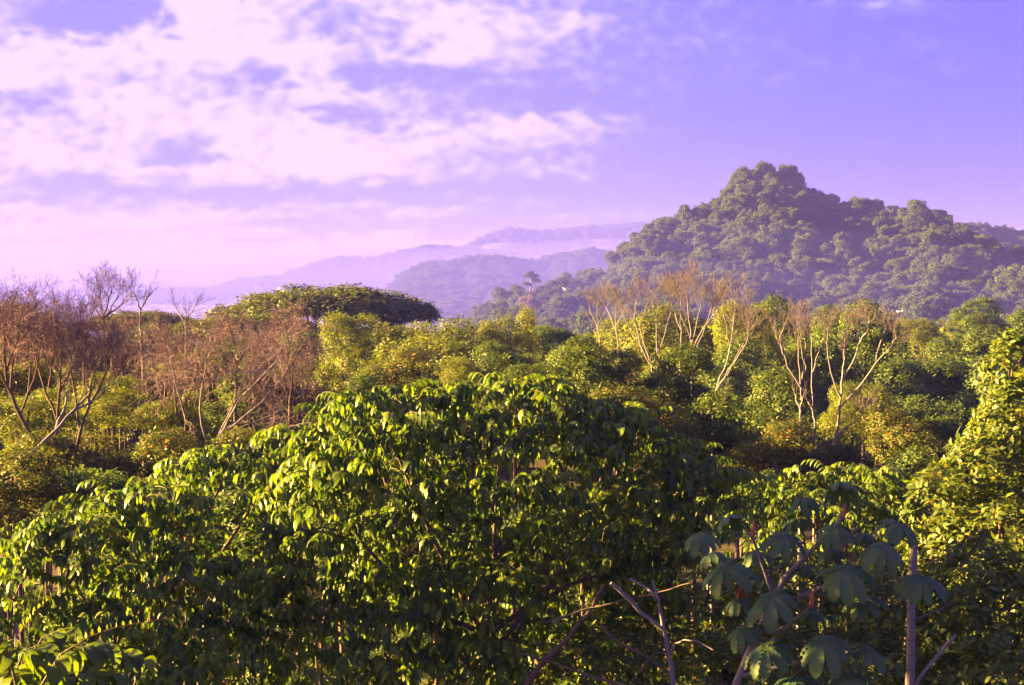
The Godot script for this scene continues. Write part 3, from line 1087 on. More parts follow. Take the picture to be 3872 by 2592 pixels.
	for k in 420:
		var d := rr(2380, 2750)
		var x := table(COAST, d) + 25 + 450.0 * pow(rng.randf(), 1.6)
		var s := rr(0.8, 1.2)
		xs.append(Transform3D(Basis(Vector3.UP, rr(0, TAU)).scaled(Vector3(s, s * 0.8, s)), Vector3(x, base_y(x, -d) + 2.5 * s, -d)))
	var r3 := stuff_root("spit_forest", "low blue line of trees on the spit in the sea")
	multi(r3, "crowns", crown_meshes.hill_dark[0][0], M.leaf_far, xs)
	# valley floor between the near trees and the hill
	var lists := [[], [], [], [], [], []]
	for k in 1100:
		var d := 90.0 + 420.0 * pow(rng.randf(), 0.8)
		var a := rr(-0.40, 0.42)
		var p := polar(a, d)
		p.y = base_y(p.x, p.z)
		if p.y < SEA + 2.0: continue
		var s := rr(0.7, 1.1) * (0.75 if d < 200 else 1.0)
		var h := at(512, 330, d).y            # keep below the lines of sight to the hills
		p.y = minf(p.y, h - 10.5 * s - rr(0, 3))
		lists[k % 6].append(Transform3D(Basis(Vector3.UP, rr(0, TAU)).scaled(Vector3(s, s, s)), p + Vector3(0, 6.0 * s, 0)))
	var r4 := stuff_root("valley_forest", "close green forest filling the valley below the hill")
	for k in 6: multi(r4, "crowns", crown_meshes["hill_green" if k % 2 else "hill_dark"][k / 2][0], M.leaf_far, lists[k])
	for kd in temp:
		for o in temp[kd]: o.free()

# ------------------------------------------------------------------ houses
func box(size: Vector3) -> BoxMesh:
	var m := BoxMesh.new()
	m.size = size
	return m

func gable(w: float, d: float, h: float, over: float) -> ArrayMesh:
	var b := Buf.new()
	var x := w / 2 + over
	var z := d / 2 + over
	var n1 := Vector3(0, d, h).normalized()
	for sgn in [1.0, -1.0]:
		var n := Vector3(0, z, h * sgn).normalized()
		var q := b.vert(Vector3(-x, 0, z * sgn), n, Color.WHITE)
		b.vert(Vector3(x, 0, z * sgn), n, Color.WHITE)
		b.vert(Vector3(x, h, 0), n, Color.WHITE)
		b.vert(Vector3(-x, h, 0), n, Color.WHITE)
		if sgn > 0:
			b.tri(q, q + 2, q + 1); b.tri(q, q + 3, q + 2)
		else:
			b.tri(q, q + 1, q + 2); b.tri(q, q + 2, q + 3)
		for e in [x, -x]:
			var g := b.vert(Vector3(e, 0, z), Vector3(signf(e), 0, 0), Color.WHITE)
			b.vert(Vector3(e, 0, -z), Vector3(signf(e), 0, 0), Color.WHITE)
			b.vert(Vector3(e, h, 0), Vector3(signf(e), 0, 0), Color.WHITE)
			if sgn > 0: b.tri(g, g + 1, g + 2)
	var q2 := b.vert(Vector3(-x, 0, -z), Vector3.DOWN, Color.WHITE)
	b.vert(Vector3(x, 0, -z), Vector3.DOWN, Color.WHITE)
	b.vert(Vector3(x, 0, z), Vector3.DOWN, Color.WHITE)
	b.vert(Vector3(-x, 0, z), Vector3.DOWN, Color.WHITE)
	b.tri(q2, q2 + 1, q2 + 2); b.tri(q2, q2 + 2, q2 + 3)
	return b.mesh()

func land_hit(px: float, py: float, from: float, above: float) -> float:      # distance at which that direction meets the land
	var q := from
	while q < 900.0:
		var p := at(px, py, q)
		if p.y < land_y(p.x, p.z) + above: return q
		q += 2.0
	return table(HILLS.hill.ra, azimuth(px)) - 12.0

func house(label: String, px: float, py: float, dist: float, w: float, d: float, h: float, roof: Material, turn: float, pitch := 1.2):
	if dist > 300: dist = land_hit(px, py, 280, h + pitch + 1.0)
	var t := at(px, py, dist)            # the ridge of its roof
	var foot := Vector3(t.x, t.y - h - pitch, t.z)
	var o := thing("house", label, "house", foot, "")
	o.rotation.y = turn
	part("wall", box(Vector3(w, h, d)), M.white_wall, o, Vector3(0, h / 2, 0))
	part("roof", gable(w, d, pitch, 0.5), roof, o, Vector3(0, h + 0.01, 0))
	part("foundation", box(Vector3(w + 0.4, 6.0, d + 0.4)), M.bark_pale, o, Vector3(0, -3.0, 0))
	for k in 3:
		var win := part("window", box(Vector3(w * 0.17, h * 0.42, 0.1)), M.glass, o, Vector3((k - 1) * w * 0.3, h * 0.55, d / 2 + 0.03))
		part("sill", box(Vector3(w * 0.2, 0.1, 0.2)), M.white_wall, win, Vector3(0, -h * 0.24, 0.05))

func houses():
	house("white-walled house with long pale roof among trees on the hill's shoulder", 570, 285.5, 520, 4.8, 4.0, 2.4, M.zinc_roof, 0.25)
	house("tiny white cabin low on the hazy end of the hill", 517, 300, 490, 2.6, 2.4, 2.2, M.zinc_roof, 0.4, 0.5)
	house("red-roofed house on the hillside above the white tower", 903, 269, 470, 8.0, 5.0, 2.8, M.red_roof, -0.2)
	house("red-roofed hillside house with the shorter roof", 929, 272, 480, 6.5, 4.5, 3.0, M.red_roof, 0.1)
	house("wide low red-roofed house below the hillside houses", 898, 293, 400, 9.0, 5.0, 2.4, M.red_roof, 0.0, 0.9)
	house("small brick-red roofed hut half hidden between dark trees", 908, 343, 230, 2.8, 2.8, 2.2, M.red_roof, -0.3, 0.9)
	# white tower with a roof tank
	var t := at(904, 308.5, land_hit(904, 308.5, 200, 8.5))
	var o := thing("lookout_tower", "small white concrete tower with open upper storey and roof tank", "tower", Vector3(t.x, t.y - 9.0, t.z))
	part("wall", box(Vector3(2.9, 6.4, 2.9)), M.white_wall, o, Vector3(0, 3.2, 0))
	for sx in [-1, 1]:
		for sz in [-1, 1]:
			part("post", box(Vector3(0.45, 1.5, 0.45)), M.white_wall, o, Vector3(sx * 1.2, 7.15, sz * 1.2))
	part("roof_slab", box(Vector3(3.3, 0.4, 3.3)), M.white_wall, o, Vector3(0, 8.1, 0))
	part("side_panel", box(Vector3(1.3, 1.5, 0.2)), M.white_wall, o, Vector3(0.62, 7.15, 1.3))
	var cyl := CylinderMesh.new()
	cyl.top_radius = 0.22; cyl.bottom_radius = 0.26; cyl.height = 0.7; cyl.radial_segments = 12
	part("tank", cyl, M.zinc_roof, o, Vector3(-0.5, 8.65, 0.4))
	var mast := CylinderMesh.new()
	mast.top_radius = 0.07; mast.bottom_radius = 0.1; mast.height = 1.2; mast.radial_segments = 8
	part("antenna", mast, M.zinc_roof, o, Vector3(0.9, 8.9, 0.4))

# ------------------------------------------------------------------ trees of the middle distance
func middle_trees():
	rng.seed = 51
	# kind, px, top row, distance, half width px, squash, label
	var list := [
		["umbrella", 326, 291, 120, 116, 0.24, "broad flat-topped tree with layered dark green crown before the sea"],
		["umbrella", 250, 318, 104, 92, 0.22, "lower flat-topped tree spreading beneath the broad layered crown"],
		["umbrella", 140, 314, 130, 62, 0.22, "small flat-topped tree on the edge above the sea"],
		["lime", 345, 316, 70, 36, 1.25, "yellow-green feathery tree beside the flat-topped tree"],
		["lime", 437, 311, 68, 58, 0.95, "largest yellow-green feathery tree, sunlit and airy"],
		["lime", 516, 318, 70, 31, 1.35, "slim yellow-green tree beside the dark low dome"],
		["lime", 400, 318, 78, 34, 1.0, "yellow-green tree filling between two feathery crowns"],
		["olive", 396, 346, 60, 52, 0.7, "olive tree below the feathery yellow-green trees"],
		["lime", 466, 360, 55, 30, 1.0, "small bright bush-like tree below the largest feathery tree"],
		["dark", 553, 322, 88, 34, 0.8, "dark brownish dome-shaped tree before the hazy valley"],
		["green", 506, 350, 58, 42, 0.9, "mid green tree with orange leaves beside slim yellow-green tree"],
		["green", 590, 344, 46, 46, 0.8, "rounded green tree with upright leaves behind the big dome"],
		["green", 668, 352, 46, 56, 0.8, "dark-leaved green tree below the pale bare stems"],
		["olive", 620, 384, 40, 60, 0.8, "olive-leaved tree showing just over the big dome tree"],
		["lime", 688, 297, 82, 62, 0.9, "yellow-green tree with orange leaves behind the pale bare stems"],
		["lime", 640, 320, 84, 36, 1.0, "bright yellow-green tree at the edge of the pale bare stems"],
		["lime", 742, 306, 76, 42, 1.3, "tall yellow-green tree beside the bare candelabra trees"],
		["green", 783, 303, 92, 36, 1.1, "green tree with a rounded knob top before the hill"],
		["green", 830, 314, 88, 36, 1.2, "green tree behind the bare candelabra branches"],
		["green", 866, 311, 86, 42, 1.2, "large green tree behind the tips of bare candelabra branches"],
		["lime", 806, 338, 80, 34, 1.3, "sunlit yellowish tree between the two candelabra trees"],
		["lime", 924, 320, 108, 26, 1.0, "bushy golden-green tree below the white tower"],
		["dark", 984, 301, 140, 28, 0.8, "round dark evergreen rising above its neighbours"],
		["green", 965, 318, 118, 30, 0.9, "green tree under the round dark evergreen"],
		["green", 1012, 316, 118, 34, 0.9, "bright-edged green tree beyond the glossy tree"],
		["green", 985, 332, 100, 44, 0.8, "broad green tree in the wood below the dark evergreen"],
		["dark", 940, 350, 82, 56, 0.8, "dark tree below the red-roofed hut"],
		["dark", 1002, 366, 74, 56, 0.9, "dark tree behind the glossy tree's top"],
		["dark", 884, 362, 74, 46, 0.9, "dark tree behind the long bare candelabra limb"],
		["dark", 930, 392, 60, 52, 0.9, "deep green tree above the olive round tree"],
		["olive", 905, 404, 50, 46, 0.9, "olive-brown round tree with drooping rusty leaves"],
		["dark", 966, 424, 50, 46, 1.0, "dark tree beside the olive-brown round tree"],
		["lime", 850, 385, 56, 32, 1.0, "sunlit yellow-green tree at the foot of the candelabra trunk"],
		["lime", 876, 392, 57, 26, 1.0, "small pointed sunlit tree beside the candelabra trunk"],
		["green", 760, 378, 52, 56, 0.9, "green tree with glossy sparks below the bare candelabra trees"],
		["green", 700, 402, 44, 58, 0.9, "green tree beside the big dome tree's shoulder"],
		["olive", 770, 418, 42, 56, 0.9, "olive tree with orange leaves above the small droopy tree"],
		["olive", 842, 432, 44, 48, 0.9, "olive tree round the candelabra tree's trunk"],
		["dark", 905, 452, 38, 56, 0.9, "dark undergrowth tree behind the small droopy tree"],
		["lime", 28, 384, 44, 46, 0.7, "lit yellow-green tree among the thin bare trunks"],
		["lime", 112, 380, 46, 42, 0.7, "lit yellow-green tree beside the forked bare trunk"],
		["olive", 60, 420, 38, 62, 0.8, "olive undergrowth tree among the thin bare trunks"],
		["olive", 148, 428, 38, 60, 0.8, "olive undergrowth tree below the twiggy reddish tree"],
		["olive", 222, 428, 38, 56, 0.8, "olive leafy tree under the twiggy spreading tree"],
		["dark", 300, 420, 42, 58, 0.8, "dark green tree beneath the long bare side branch"],
		["dark", 345, 392, 48, 52, 0.8, "dark tree below the feathery yellow-green trees"],
		["dark", 385, 380, 44, 50, 0.8, "dark leafy tree just over the dome tree's shoulder"],
		["olive", 15, 302, 66, 44, 0.9, "brownish dense tree at the edge of the sea view"],
		["olive", 75, 322, 84, 46, 0.8, "brownish tree below the fine airy bare tree"],
		["dark", 130, 330, 92, 50, 0.7, "dark tree below the small flat-topped tree"],
		["olive", 190, 345, 74, 56, 0.7, "olive tree behind the reddish twig mass"],
		["dark", 250, 340, 82, 56, 0.7, "dark tree beneath the lower flat-topped crown"],
		["olive", 305, 350, 72, 44, 0.8, "olive tree at the edge of the reddish twig mass"],
		["olive", 100, 352, 62, 56, 0.8, "brown-green tree behind thin bare trunks"],
		["olive", 20, 350, 56, 46, 0.9, "brown-green tree below the dense brown tree"],
		["olive", 10, 448, 32, 60, 0.9, "olive tree behind the sunlit droopy tree's edge"],
		["dark", 100, 460, 33, 60, 0.9, "dark tree behind the sunlit droopy tree"],
		["dark", 200, 458, 34, 60, 0.8, "dark tree between twiggy tree and droopy tree"],
		["dark", 330, 322, 112, 60, 0.7, "dark tree filling below the broad flat-topped crown"],
		["dark", 400, 322, 116, 44, 0.8, "dark tree under the outer rim of the flat-topped crown"],
		["olive", 215, 326, 116, 50, 0.7, "olive tree between the two flat-topped trees"],
		["olive", 160, 328, 112, 46, 0.7, "olive tree below the single thin pale stem"],
		["dark", 455, 330, 98, 50, 0.8, "dark tree behind the largest feathery tree"],
		["green", 290, 336, 96, 46, 0.8, "green tree showing beneath the layered flat crown"],
		["olive", 40, 334, 74, 50, 0.8, "brown-green tree below the twiggy treetops"],
		["green", 250, 380, 52, 50, 0.8, "green tree behind the reddish twig mass"],
		["green", 440, 384, 46, 44, 0.8, "green tree peeping over the dome tree's top"],
		["green", 520, 372, 44, 46, 0.7, "leafy green tree directly over the dome tree's top"],
		["dark", 740, 340, 72, 46, 0.9, "dark tree between leaning pale tree and candelabra trees"],
		["dark", 830, 350, 74, 46, 1.0, "dark tree framed by the candelabra branches"],
		["green", 560, 352, 62, 40, 0.8, "green tree below the dark dome-shaped tree"],
		["dark", 330, 480, 31, 64, 0.9, "dark tree behind the dome tree's hanging flank"],
		["dark", 430, 486, 31, 64, 0.9, "dark tree seen through the dome tree's dark hollow"],
		["dark", 540, 484, 32, 64, 0.9, "dark tree behind the middle of the dome tree"],
		["olive", 650, 480, 33, 60, 0.9, "olive tree behind the dome tree's thin shoulder"],
		["dark", 250, 492, 30, 64, 0.9, "dark tree in the gap between the two droopy trees"],
		["lime", 180, 400, 44, 34, 0.9, "yellow-flecked leafy tree inside the twiggy spreading tree"],
	]
	for e in list:
		tree(e[0], e[1], e[2], e[3], e[4], e[5], e[6])
	# palms
	palm("small feather palm with drooping fronds beside the golden-green tree", 944, 318, 116, 22)
	palm("bright young palm in front of the hazy hillside", 596, 331, 95, 12)
	# emergent trees on the hill's shoulder
	emergent("tall pale-trunked tree with two tiered crowns on the hill's shoulder", 531, 271, 500, 9, 0.9, 40)
	emergent("wide flat-crowned hazy tree behind the white-walled house", 572, 279, 545, 18, 0.25, 30)
	emergent("bent flat-topped tree leaning over the hill's ridge", 893, 205.5, 600, 9, 0.25, 12)
	for e in [[517, 285, 11, 0.8, "round tree beside the tall pale-trunked tree"], [502, 292, 8, 0.9, "lower round tree at the hazy end of the hill"], [548, 283, 10, 0.7, "low domed tree behind the white-walled house"], [560, 277, 10, 0.8, "dark round tree at the white-walled house"], [487, 301, 9, 0.8, "outermost round tree on the hill's hazy foot"]]:
		var t := at(e[0], e[1], 510)
		var r: float = e[2] * 510 / focal
		var o := thing("hill_tree", e[4], "tree", Vector3(t.x, t.y - r * 2.2, t.z))
		part("trunk", trunk_mesh(Vector3(0, -4, 0), Vector3(0, r * 1.4, 0), 0.3, [Vector3(1, r * 1.5, 0.5), Vector3(-1, r * 1.6, 0)]), M.bark, o)
		var c := part("crown", crown_meshes.hill_dark[rng.randi() % 3][0], M.leaf_far, o)
		c.transform = Transform3D(Basis(Vector3.UP, rr(0, 6)).scaled(Vector3(r / 4.6, r * e[3] / 4.4, r / 4.6)), Vector3(0, r * 2.2 - r * e[3], 0))

func emergent(label: String, px: float, py: float, dist: float, half: float, squash: float, tall: float):
	var t := at(px, py, dist)
	var r := half * dist / focal
	var h := tall * dist / focal
	var foot := Vector3(t.x, t.y - h, t.z)
	var o := thing("emergent_tree", label, "tree", foot)
	part("trunk", trunk_mesh(Vector3(0, -3, 0), Vector3(0, h - r * squash, 0), 0.35, [Vector3(-r * 0.6, h - r * squash * 0.8, 0), Vector3(r * 0.6, h - r * squash * 0.9, 0.4), Vector3(r * 0.2, h * 0.68, 0.3)], 0.5), M.bark_pale, o)
	var places := [[Vector3(0, h - r * squash, 0), 1.0]]
	if squash > 0.5: places = [[Vector3(0, h - r * 0.5, 0), 0.8], [Vector3(-r * 0.45, h - r * 1.5, 0), 0.55], [Vector3(r * 0.5, h - r * 1.1, 0.5), 0.6]]
	for p in places:
		var c := part("crown", crown_meshes.hill_dark[rng.randi() % 3][0], M.leaf_far, o)
		var k: float = r * p[1] / 4.6
		c.transform = Transform3D(Basis(Vector3.UP, rr(0, 6)).scaled(Vector3(k, k * (squash if squash < 0.5 else 0.6), k)), p[0])

func palm(label: String, px: float, py: float, dist: float, half: float):
	var t := at(px, py, dist)
	var r := half * dist / focal
	var c := t - Vector3(0, r * 0.55, 0)
	var foot := Vector3(t.x, land_y(t.x, t.z) - 0.2, t.z)
	var o := thing("palm", label, "palm", foot)
	part("trunk", trunk_mesh(Vector3.ZERO, c - foot, 0.13, [], 0.3), M.bark, o)
	for k in 15:
		var b := Buf.new()
		var a := k * 2.4
		var lift := lerpf(1.25, -0.15, k / 14.0)
		var d := Vector3(cos(a) * cos(lift), sin(lift), sin(a) * cos(lift))
		var p := Vector3.ZERO
		var s := d.cross(Vector3.UP).normalized()
		var pts := []
		var rad := []
		var step := r * 1.15 / 8.0
		for j in 9:
			pts.append(p); rad.append(0.02 - 0.0018 * j)
			if j > 0:
				for q in 3:
					for sd in [-1.0, 1.0]:
						leaf(b, p - d * step * q / 3.0, (s * sd + d * 0.55 + Vector3.DOWN * 0.25).normalized(), Vector3.UP, r * 0.34 * sin(PI * (j + 1.5) / 12.0), 0.05, 0.7, 0.1, pick(LIME), 2)
			p += d * step
			d = d.rotated(s, -0.17)
		b.tube(pts, rad, 3, Color(0.12, 0.12, 0.03))
		part("frond", b.mesh(), M.leaf_mid, o, c - foot)

# ------------------------------------------------------------------ bare trees
func bare_trees():
	rng.seed = 77
	var red := [Color(0.08, 0.046, 0.053), Color(0.13, 0.086, 0.102)]
	var mauve := [Color(0.075, 0.054, 0.056), Color(0.13, 0.098, 0.10)]
	var pale := [Color(0.05, 0.041, 0.045), Color(0.09, 0.077, 0.084)]
	var fine := {"n": 12, "level": 3, "len": 0.62, "spread": 1.25, "up": 0.05, "from": 0.35, "deep": 2.5}
	bare_tree("bare_tree", "spreading leafless tree with reddish twig mass and long low side branch", 42, [
		[[204, 470], [212, 447], [222, 432], [243, 417], [264, 395], [269, 372]], [[216, 444], [249, 439], [270, 432], [300, 424], [334, 421]], [[230, 432], [273, 415], [302, 395], [312, 372]], [[214, 446], [236, 400], [248, 370], [256, 348]], [[208, 455], [200, 410], [205, 372], [212, 345]], [[206, 460], [186, 420], [176, 385], [170, 356]], [[222, 434], [262, 402], [285, 375], [292, 350]], [[224, 430], [240, 398], [276, 362], [282, 345]]],
		0.06, [Color(0.085, 0.054, 0.062), Color(0.15, 0.108, 0.124)], fine, M.bark_pale)
	bare_tree("bare_tree", "thin leafless tree with rusty twigs left of the spreading leafless tree".replace("left of", "beside"), 43, [[[176, 470], [177, 426], [174, 388], [172, 352]], [[177, 430], [160, 392], [152, 362], [148, 344]], [[177, 420], [192, 388], [198, 362], [200, 342]]], 0.05, red, fine, M.bark)
	bare_tree("bare_tree", "pale leaning bare trunk crossing other thin trunks", 37, [[[14, 484], [32, 453], [56, 430], [73, 411], [91, 392], [97, 378]], [[56, 430], [66, 402], [70, 380]], [[73, 411], [98, 398], [112, 380]]], 0.055, mauve, {"n": 5, "level": 2, "len": 0.8, "spread": 0.7, "up": 0.15, "from": 0.5, "deep": 1.5}, M.bark_pale)
	bare_tree("bare_tree", "upright bare trunk forking beside the lit yellow-green tree", 37, [[[62, 492], [74, 464], [80, 433], [89, 406], [92, 380], [95, 360]], [[80, 433], [76, 400], [70, 365], [74, 340]], [[90, 404], [104, 378], [112, 352]]], 0.055, mauve, {"n": 6, "level": 3, "len": 0.5, "spread": 0.7, "up": 0.18, "from": 0.5, "deep": 1.5}, M.bark)
	bare_tree("bare_tree", "straight reddish bare trunk among the thin trunks", 38, [[[59, 488], [56, 441], [59, 395], [61, 366], [60, 340]], [[57, 420], [42, 380], [34, 350], [30, 325]], [[59, 395], [74, 362], [82, 335]]], 0.05, red, {"n": 7, "level": 3, "len": 0.5, "spread": 0.9, "up": 0.1, "from": 0.45, "deep": 2.0}, M.bark)
	bare_tree("bare_tree", "slanting bare trunk rising into the dense brown twigs", 38, [[[46, 462], [20, 415], [8, 388], [4, 350], [3, 322]], [[20, 415], [34, 380], [40, 345], [44, 318]], [[8, 388], [-12, 350], [-18, 320]], [[7, 370], [18, 340], [22, 305]]], 0.055, red, {"n": 14, "level": 3, "len": 0.52, "spread": 1.2, "up": 0.05, "from": 0.3, "deep": 2.2}, M.bark)
	for e in [[120, 342, "reddish twiggy tree behind the upright forking trunk"], [165, 348, "reddish twiggy tree between the thin rusty trees"], [235, 338, "rusty twiggy treetop above the spreading leafless tree"], [290, 346, "mauve twiggy tree beneath the flat-topped crown"], [85, 330, "brown twiggy tree below the fine airy bare tree"], [10, 300, "dense brown twiggy treetop against the sea"], [48, 308, "brown twiggy treetop sloping down towards the sea"], [28, 330, "brown twiggy tree behind the slanting bare trunk"]]:
		bare_tree("bare_tree", e[2], 50, [[[e[0], 400], [e[0] + 3, 360], [e[0] - 2, e[1] + 28]], [[e[0] + 2, 365], [e[0] + 18, 335], [e[0] + 24, e[1] + 8]], [[e[0] + 2, 365], [e[0] - 16, 335], [e[0] - 24, e[1] + 6]], [[e[0], 345], [e[0] + 6, 320], [e[0] + 8, e[1]]], [[e[0], 345], [e[0] - 8, 322], [e[0] - 10, e[1]]]], 0.05, red, {"n": 11, "level": 3, "len": 0.55, "spread": 1.3, "up": 0.03, "from": 0.3, "deep": 2.5}, M.bark)
	bare_tree("bare_tree", "fine airy bare tree fanned out against the sea", 58, [[[112, 344], [106, 326], [103, 320], [108, 302], [112, 289]], [[104, 322], [94, 306], [92, 290]], [[105, 318], [122, 304], [132, 290]], [[104, 320], [100, 300], [101, 287]], [[106, 316], [116, 300], [121, 286]]], 0.06, mauve, {"n": 6, "level": 3, "len": 0.55, "spread": 0.7, "up": 0.1, "from": 0.35, "deep": 1.5}, M.bark)
	bare_tree("bare_tree", "low twiggy bare tree with dry clinging leaves before the sea", 58, [[[84, 350], [82, 330], [80, 316]], [[82, 332], [68, 318], [62, 306]], [[82, 330], [92, 316], [96, 305]]], 0.06, red, {"n": 10, "level": 3, "len": 0.5, "spread": 0.7, "up": 0.12, "from": 0.3, "deep": 1.5}, M.bark)
	bare_tree("bare_tree", "single thin pale stem with few twigs before the surf", 60, [[[143, 350], [140, 325], [141, 308], [150, 293]], [[141, 310], [136, 298], [133, 290]]], 0.06, mauve, {"n": 4, "level": 2, "len": 0.6, "spread": 0.5, "up": 0.15, "from": 0.4, "deep": 0.8}, M.bark_pale)
	bare_tree("bare_tree", "small bare tree standing before the surf line", 70, [[[186, 334], [185, 322], [187, 312]], [[185, 324], [179, 314], [176, 308]], [[186, 320], [193, 311], [195, 306]]], 0.05, mauve, {"n": 5, "level": 2, "len": 0.6, "spread": 0.5, "up": 0.15, "from": 0.4, "deep": 0.8}, M.bark_pale)
	# pale stems in the middle
	var tip := {"n": 7, "level": 3, "len": 0.55, "spread": 0.6, "up": 0.12, "from": 0.66, "deep": 2.5}
	bare_tree("bare_tree", "pale multi-stemmed bare tree before the hill with curved outer stem", 66, [[[652, 366], [640, 344], [634, 320], [637, 296]], [[650, 362], [643, 340], [640, 322], [650, 298]], [[655, 360], [665, 334], [670, 315], [671, 300]], [[657, 352], [656, 316], [659, 294]], [[648, 358], [632, 334], [622, 312], [618, 300]]], 0.04, pale, tip, M.bark_pale)
	bare_tree("bare_tree", "slender upright pale bare tree in the middle of the stem group", 66, [[[680, 362], [681, 340], [681, 312], [680, 290]], [[681, 330], [672, 305], [670, 288]], [[681, 334], [690, 306], [694, 288]]], 0.036, pale, tip, M.bark_pale)
	bare_tree("bare_tree", "pale bare tree with stems spreading to a reddish twig haze", 65, [[[692, 372], [691, 340], [688, 310], [685, 290]], [[692, 360], [703, 334], [714, 310], [720, 294]], [[693, 350], [706, 324], [712, 304]], [[691, 345], [698, 316], [702, 292]], [[691, 340], [680, 312], [674, 296]]], 0.04, pale, tip, M.bark_pale)
	bare_tree("bare_tree", "tall leaning pale bare tree with sunlit thick stems", 58, [[[708, 424], [718, 384], [727, 362], [733, 327], [735, 298]], [[722, 388], [733, 364], [744, 343], [753, 311]], [[716, 392], [728, 370], [746, 344], [752, 326]], [[730, 344], [724, 316], [722, 296]]], 0.046, pale, tip, M.bark_pale)
	bare_tree("bare_tree", "short bare tree with broken white stub below the leaning pale tree", 50, [[[714, 428], [714, 406], [713, 393]], [[714, 424], [722, 408], [726, 392]]], 0.07, pale, {"n": 3, "level": 1, "len": 0.5, "spread": 0.6, "up": 0.2, "from": 0.5, "deep": 0.5}, M.bark_pale)
	bare_tree("bare_tree", "thin far bare stem rising before the hill's misty foot", 80, [[[600, 350], [598, 330], [597, 305]], [[598, 330], [590, 312], [588, 302]], [[598, 326], [606, 310], [608, 298]]], 0.04, pale, tip, M.bark_pale)
	bare_tree("bare_tree", "fine bare tree beside the multi-stemmed pale tree", 82, [[[618, 350], [616, 326], [615, 304]], [[616, 330], [608, 312], [604, 304]], [[616, 326], [624, 310], [628, 300]]], 0.04, pale, tip, M.bark_pale)
	# candelabra trees
	var few := {"n": 6, "level": 3, "len": 0.38, "spread": 0.55, "up": 0.15, "from": 0.7, "deep": 1.6}
	bare_tree("bare_tree", "bare candelabra tree with wide upswept limbs and long outer branch", 50, [[[834, 462], [838, 426], [842, 392], [843, 368], [845, 345], [848, 326]], [[841, 398], [831, 372], [827, 342], [829, 325]], [[843, 380], [857, 352], [860, 339], [858, 322]], [[858, 346], [867, 332], [870, 320]], [[840, 408], [860, 386], [876, 363], [892, 346], [896, 335]], [[876, 363], [882, 338], [886, 324]], [[839, 436], [848, 426], [860, 419], [863, 411]]], 0.05, pale, few, M.bark_pale)
	bare_tree("bare_tree", "bare candelabra tree with two crossing trunks", 51, [[[815, 428], [813, 410], [803, 391], [787, 366], [781, 347], [774, 326]], [[801, 400], [800, 372], [798, 340], [797, 320]], [[813, 412], [812, 372], [812, 340], [812, 328]], [[812, 374], [819, 352], [824, 338], [826, 326]], [[806, 372], [802, 350], [799, 336]], [[802, 382], [805, 352], [805, 330]], [[783, 354], [780, 336], [784, 324]]], 0.042, pale, few, M.bark_pale)
	bare_tree("bare_tree", "straight thin trunk standing apart below the candelabra trees", 50, [[[801, 430], [801, 410], [802, 396]], [[801, 412], [796, 400], [794, 392]]], 0.07, pale, {"n": 3, "level": 1, "len": 0.4, "spread": 0.5, "up": 0.2, "from": 0.6, "deep": 0.5}, M.bark_pale)

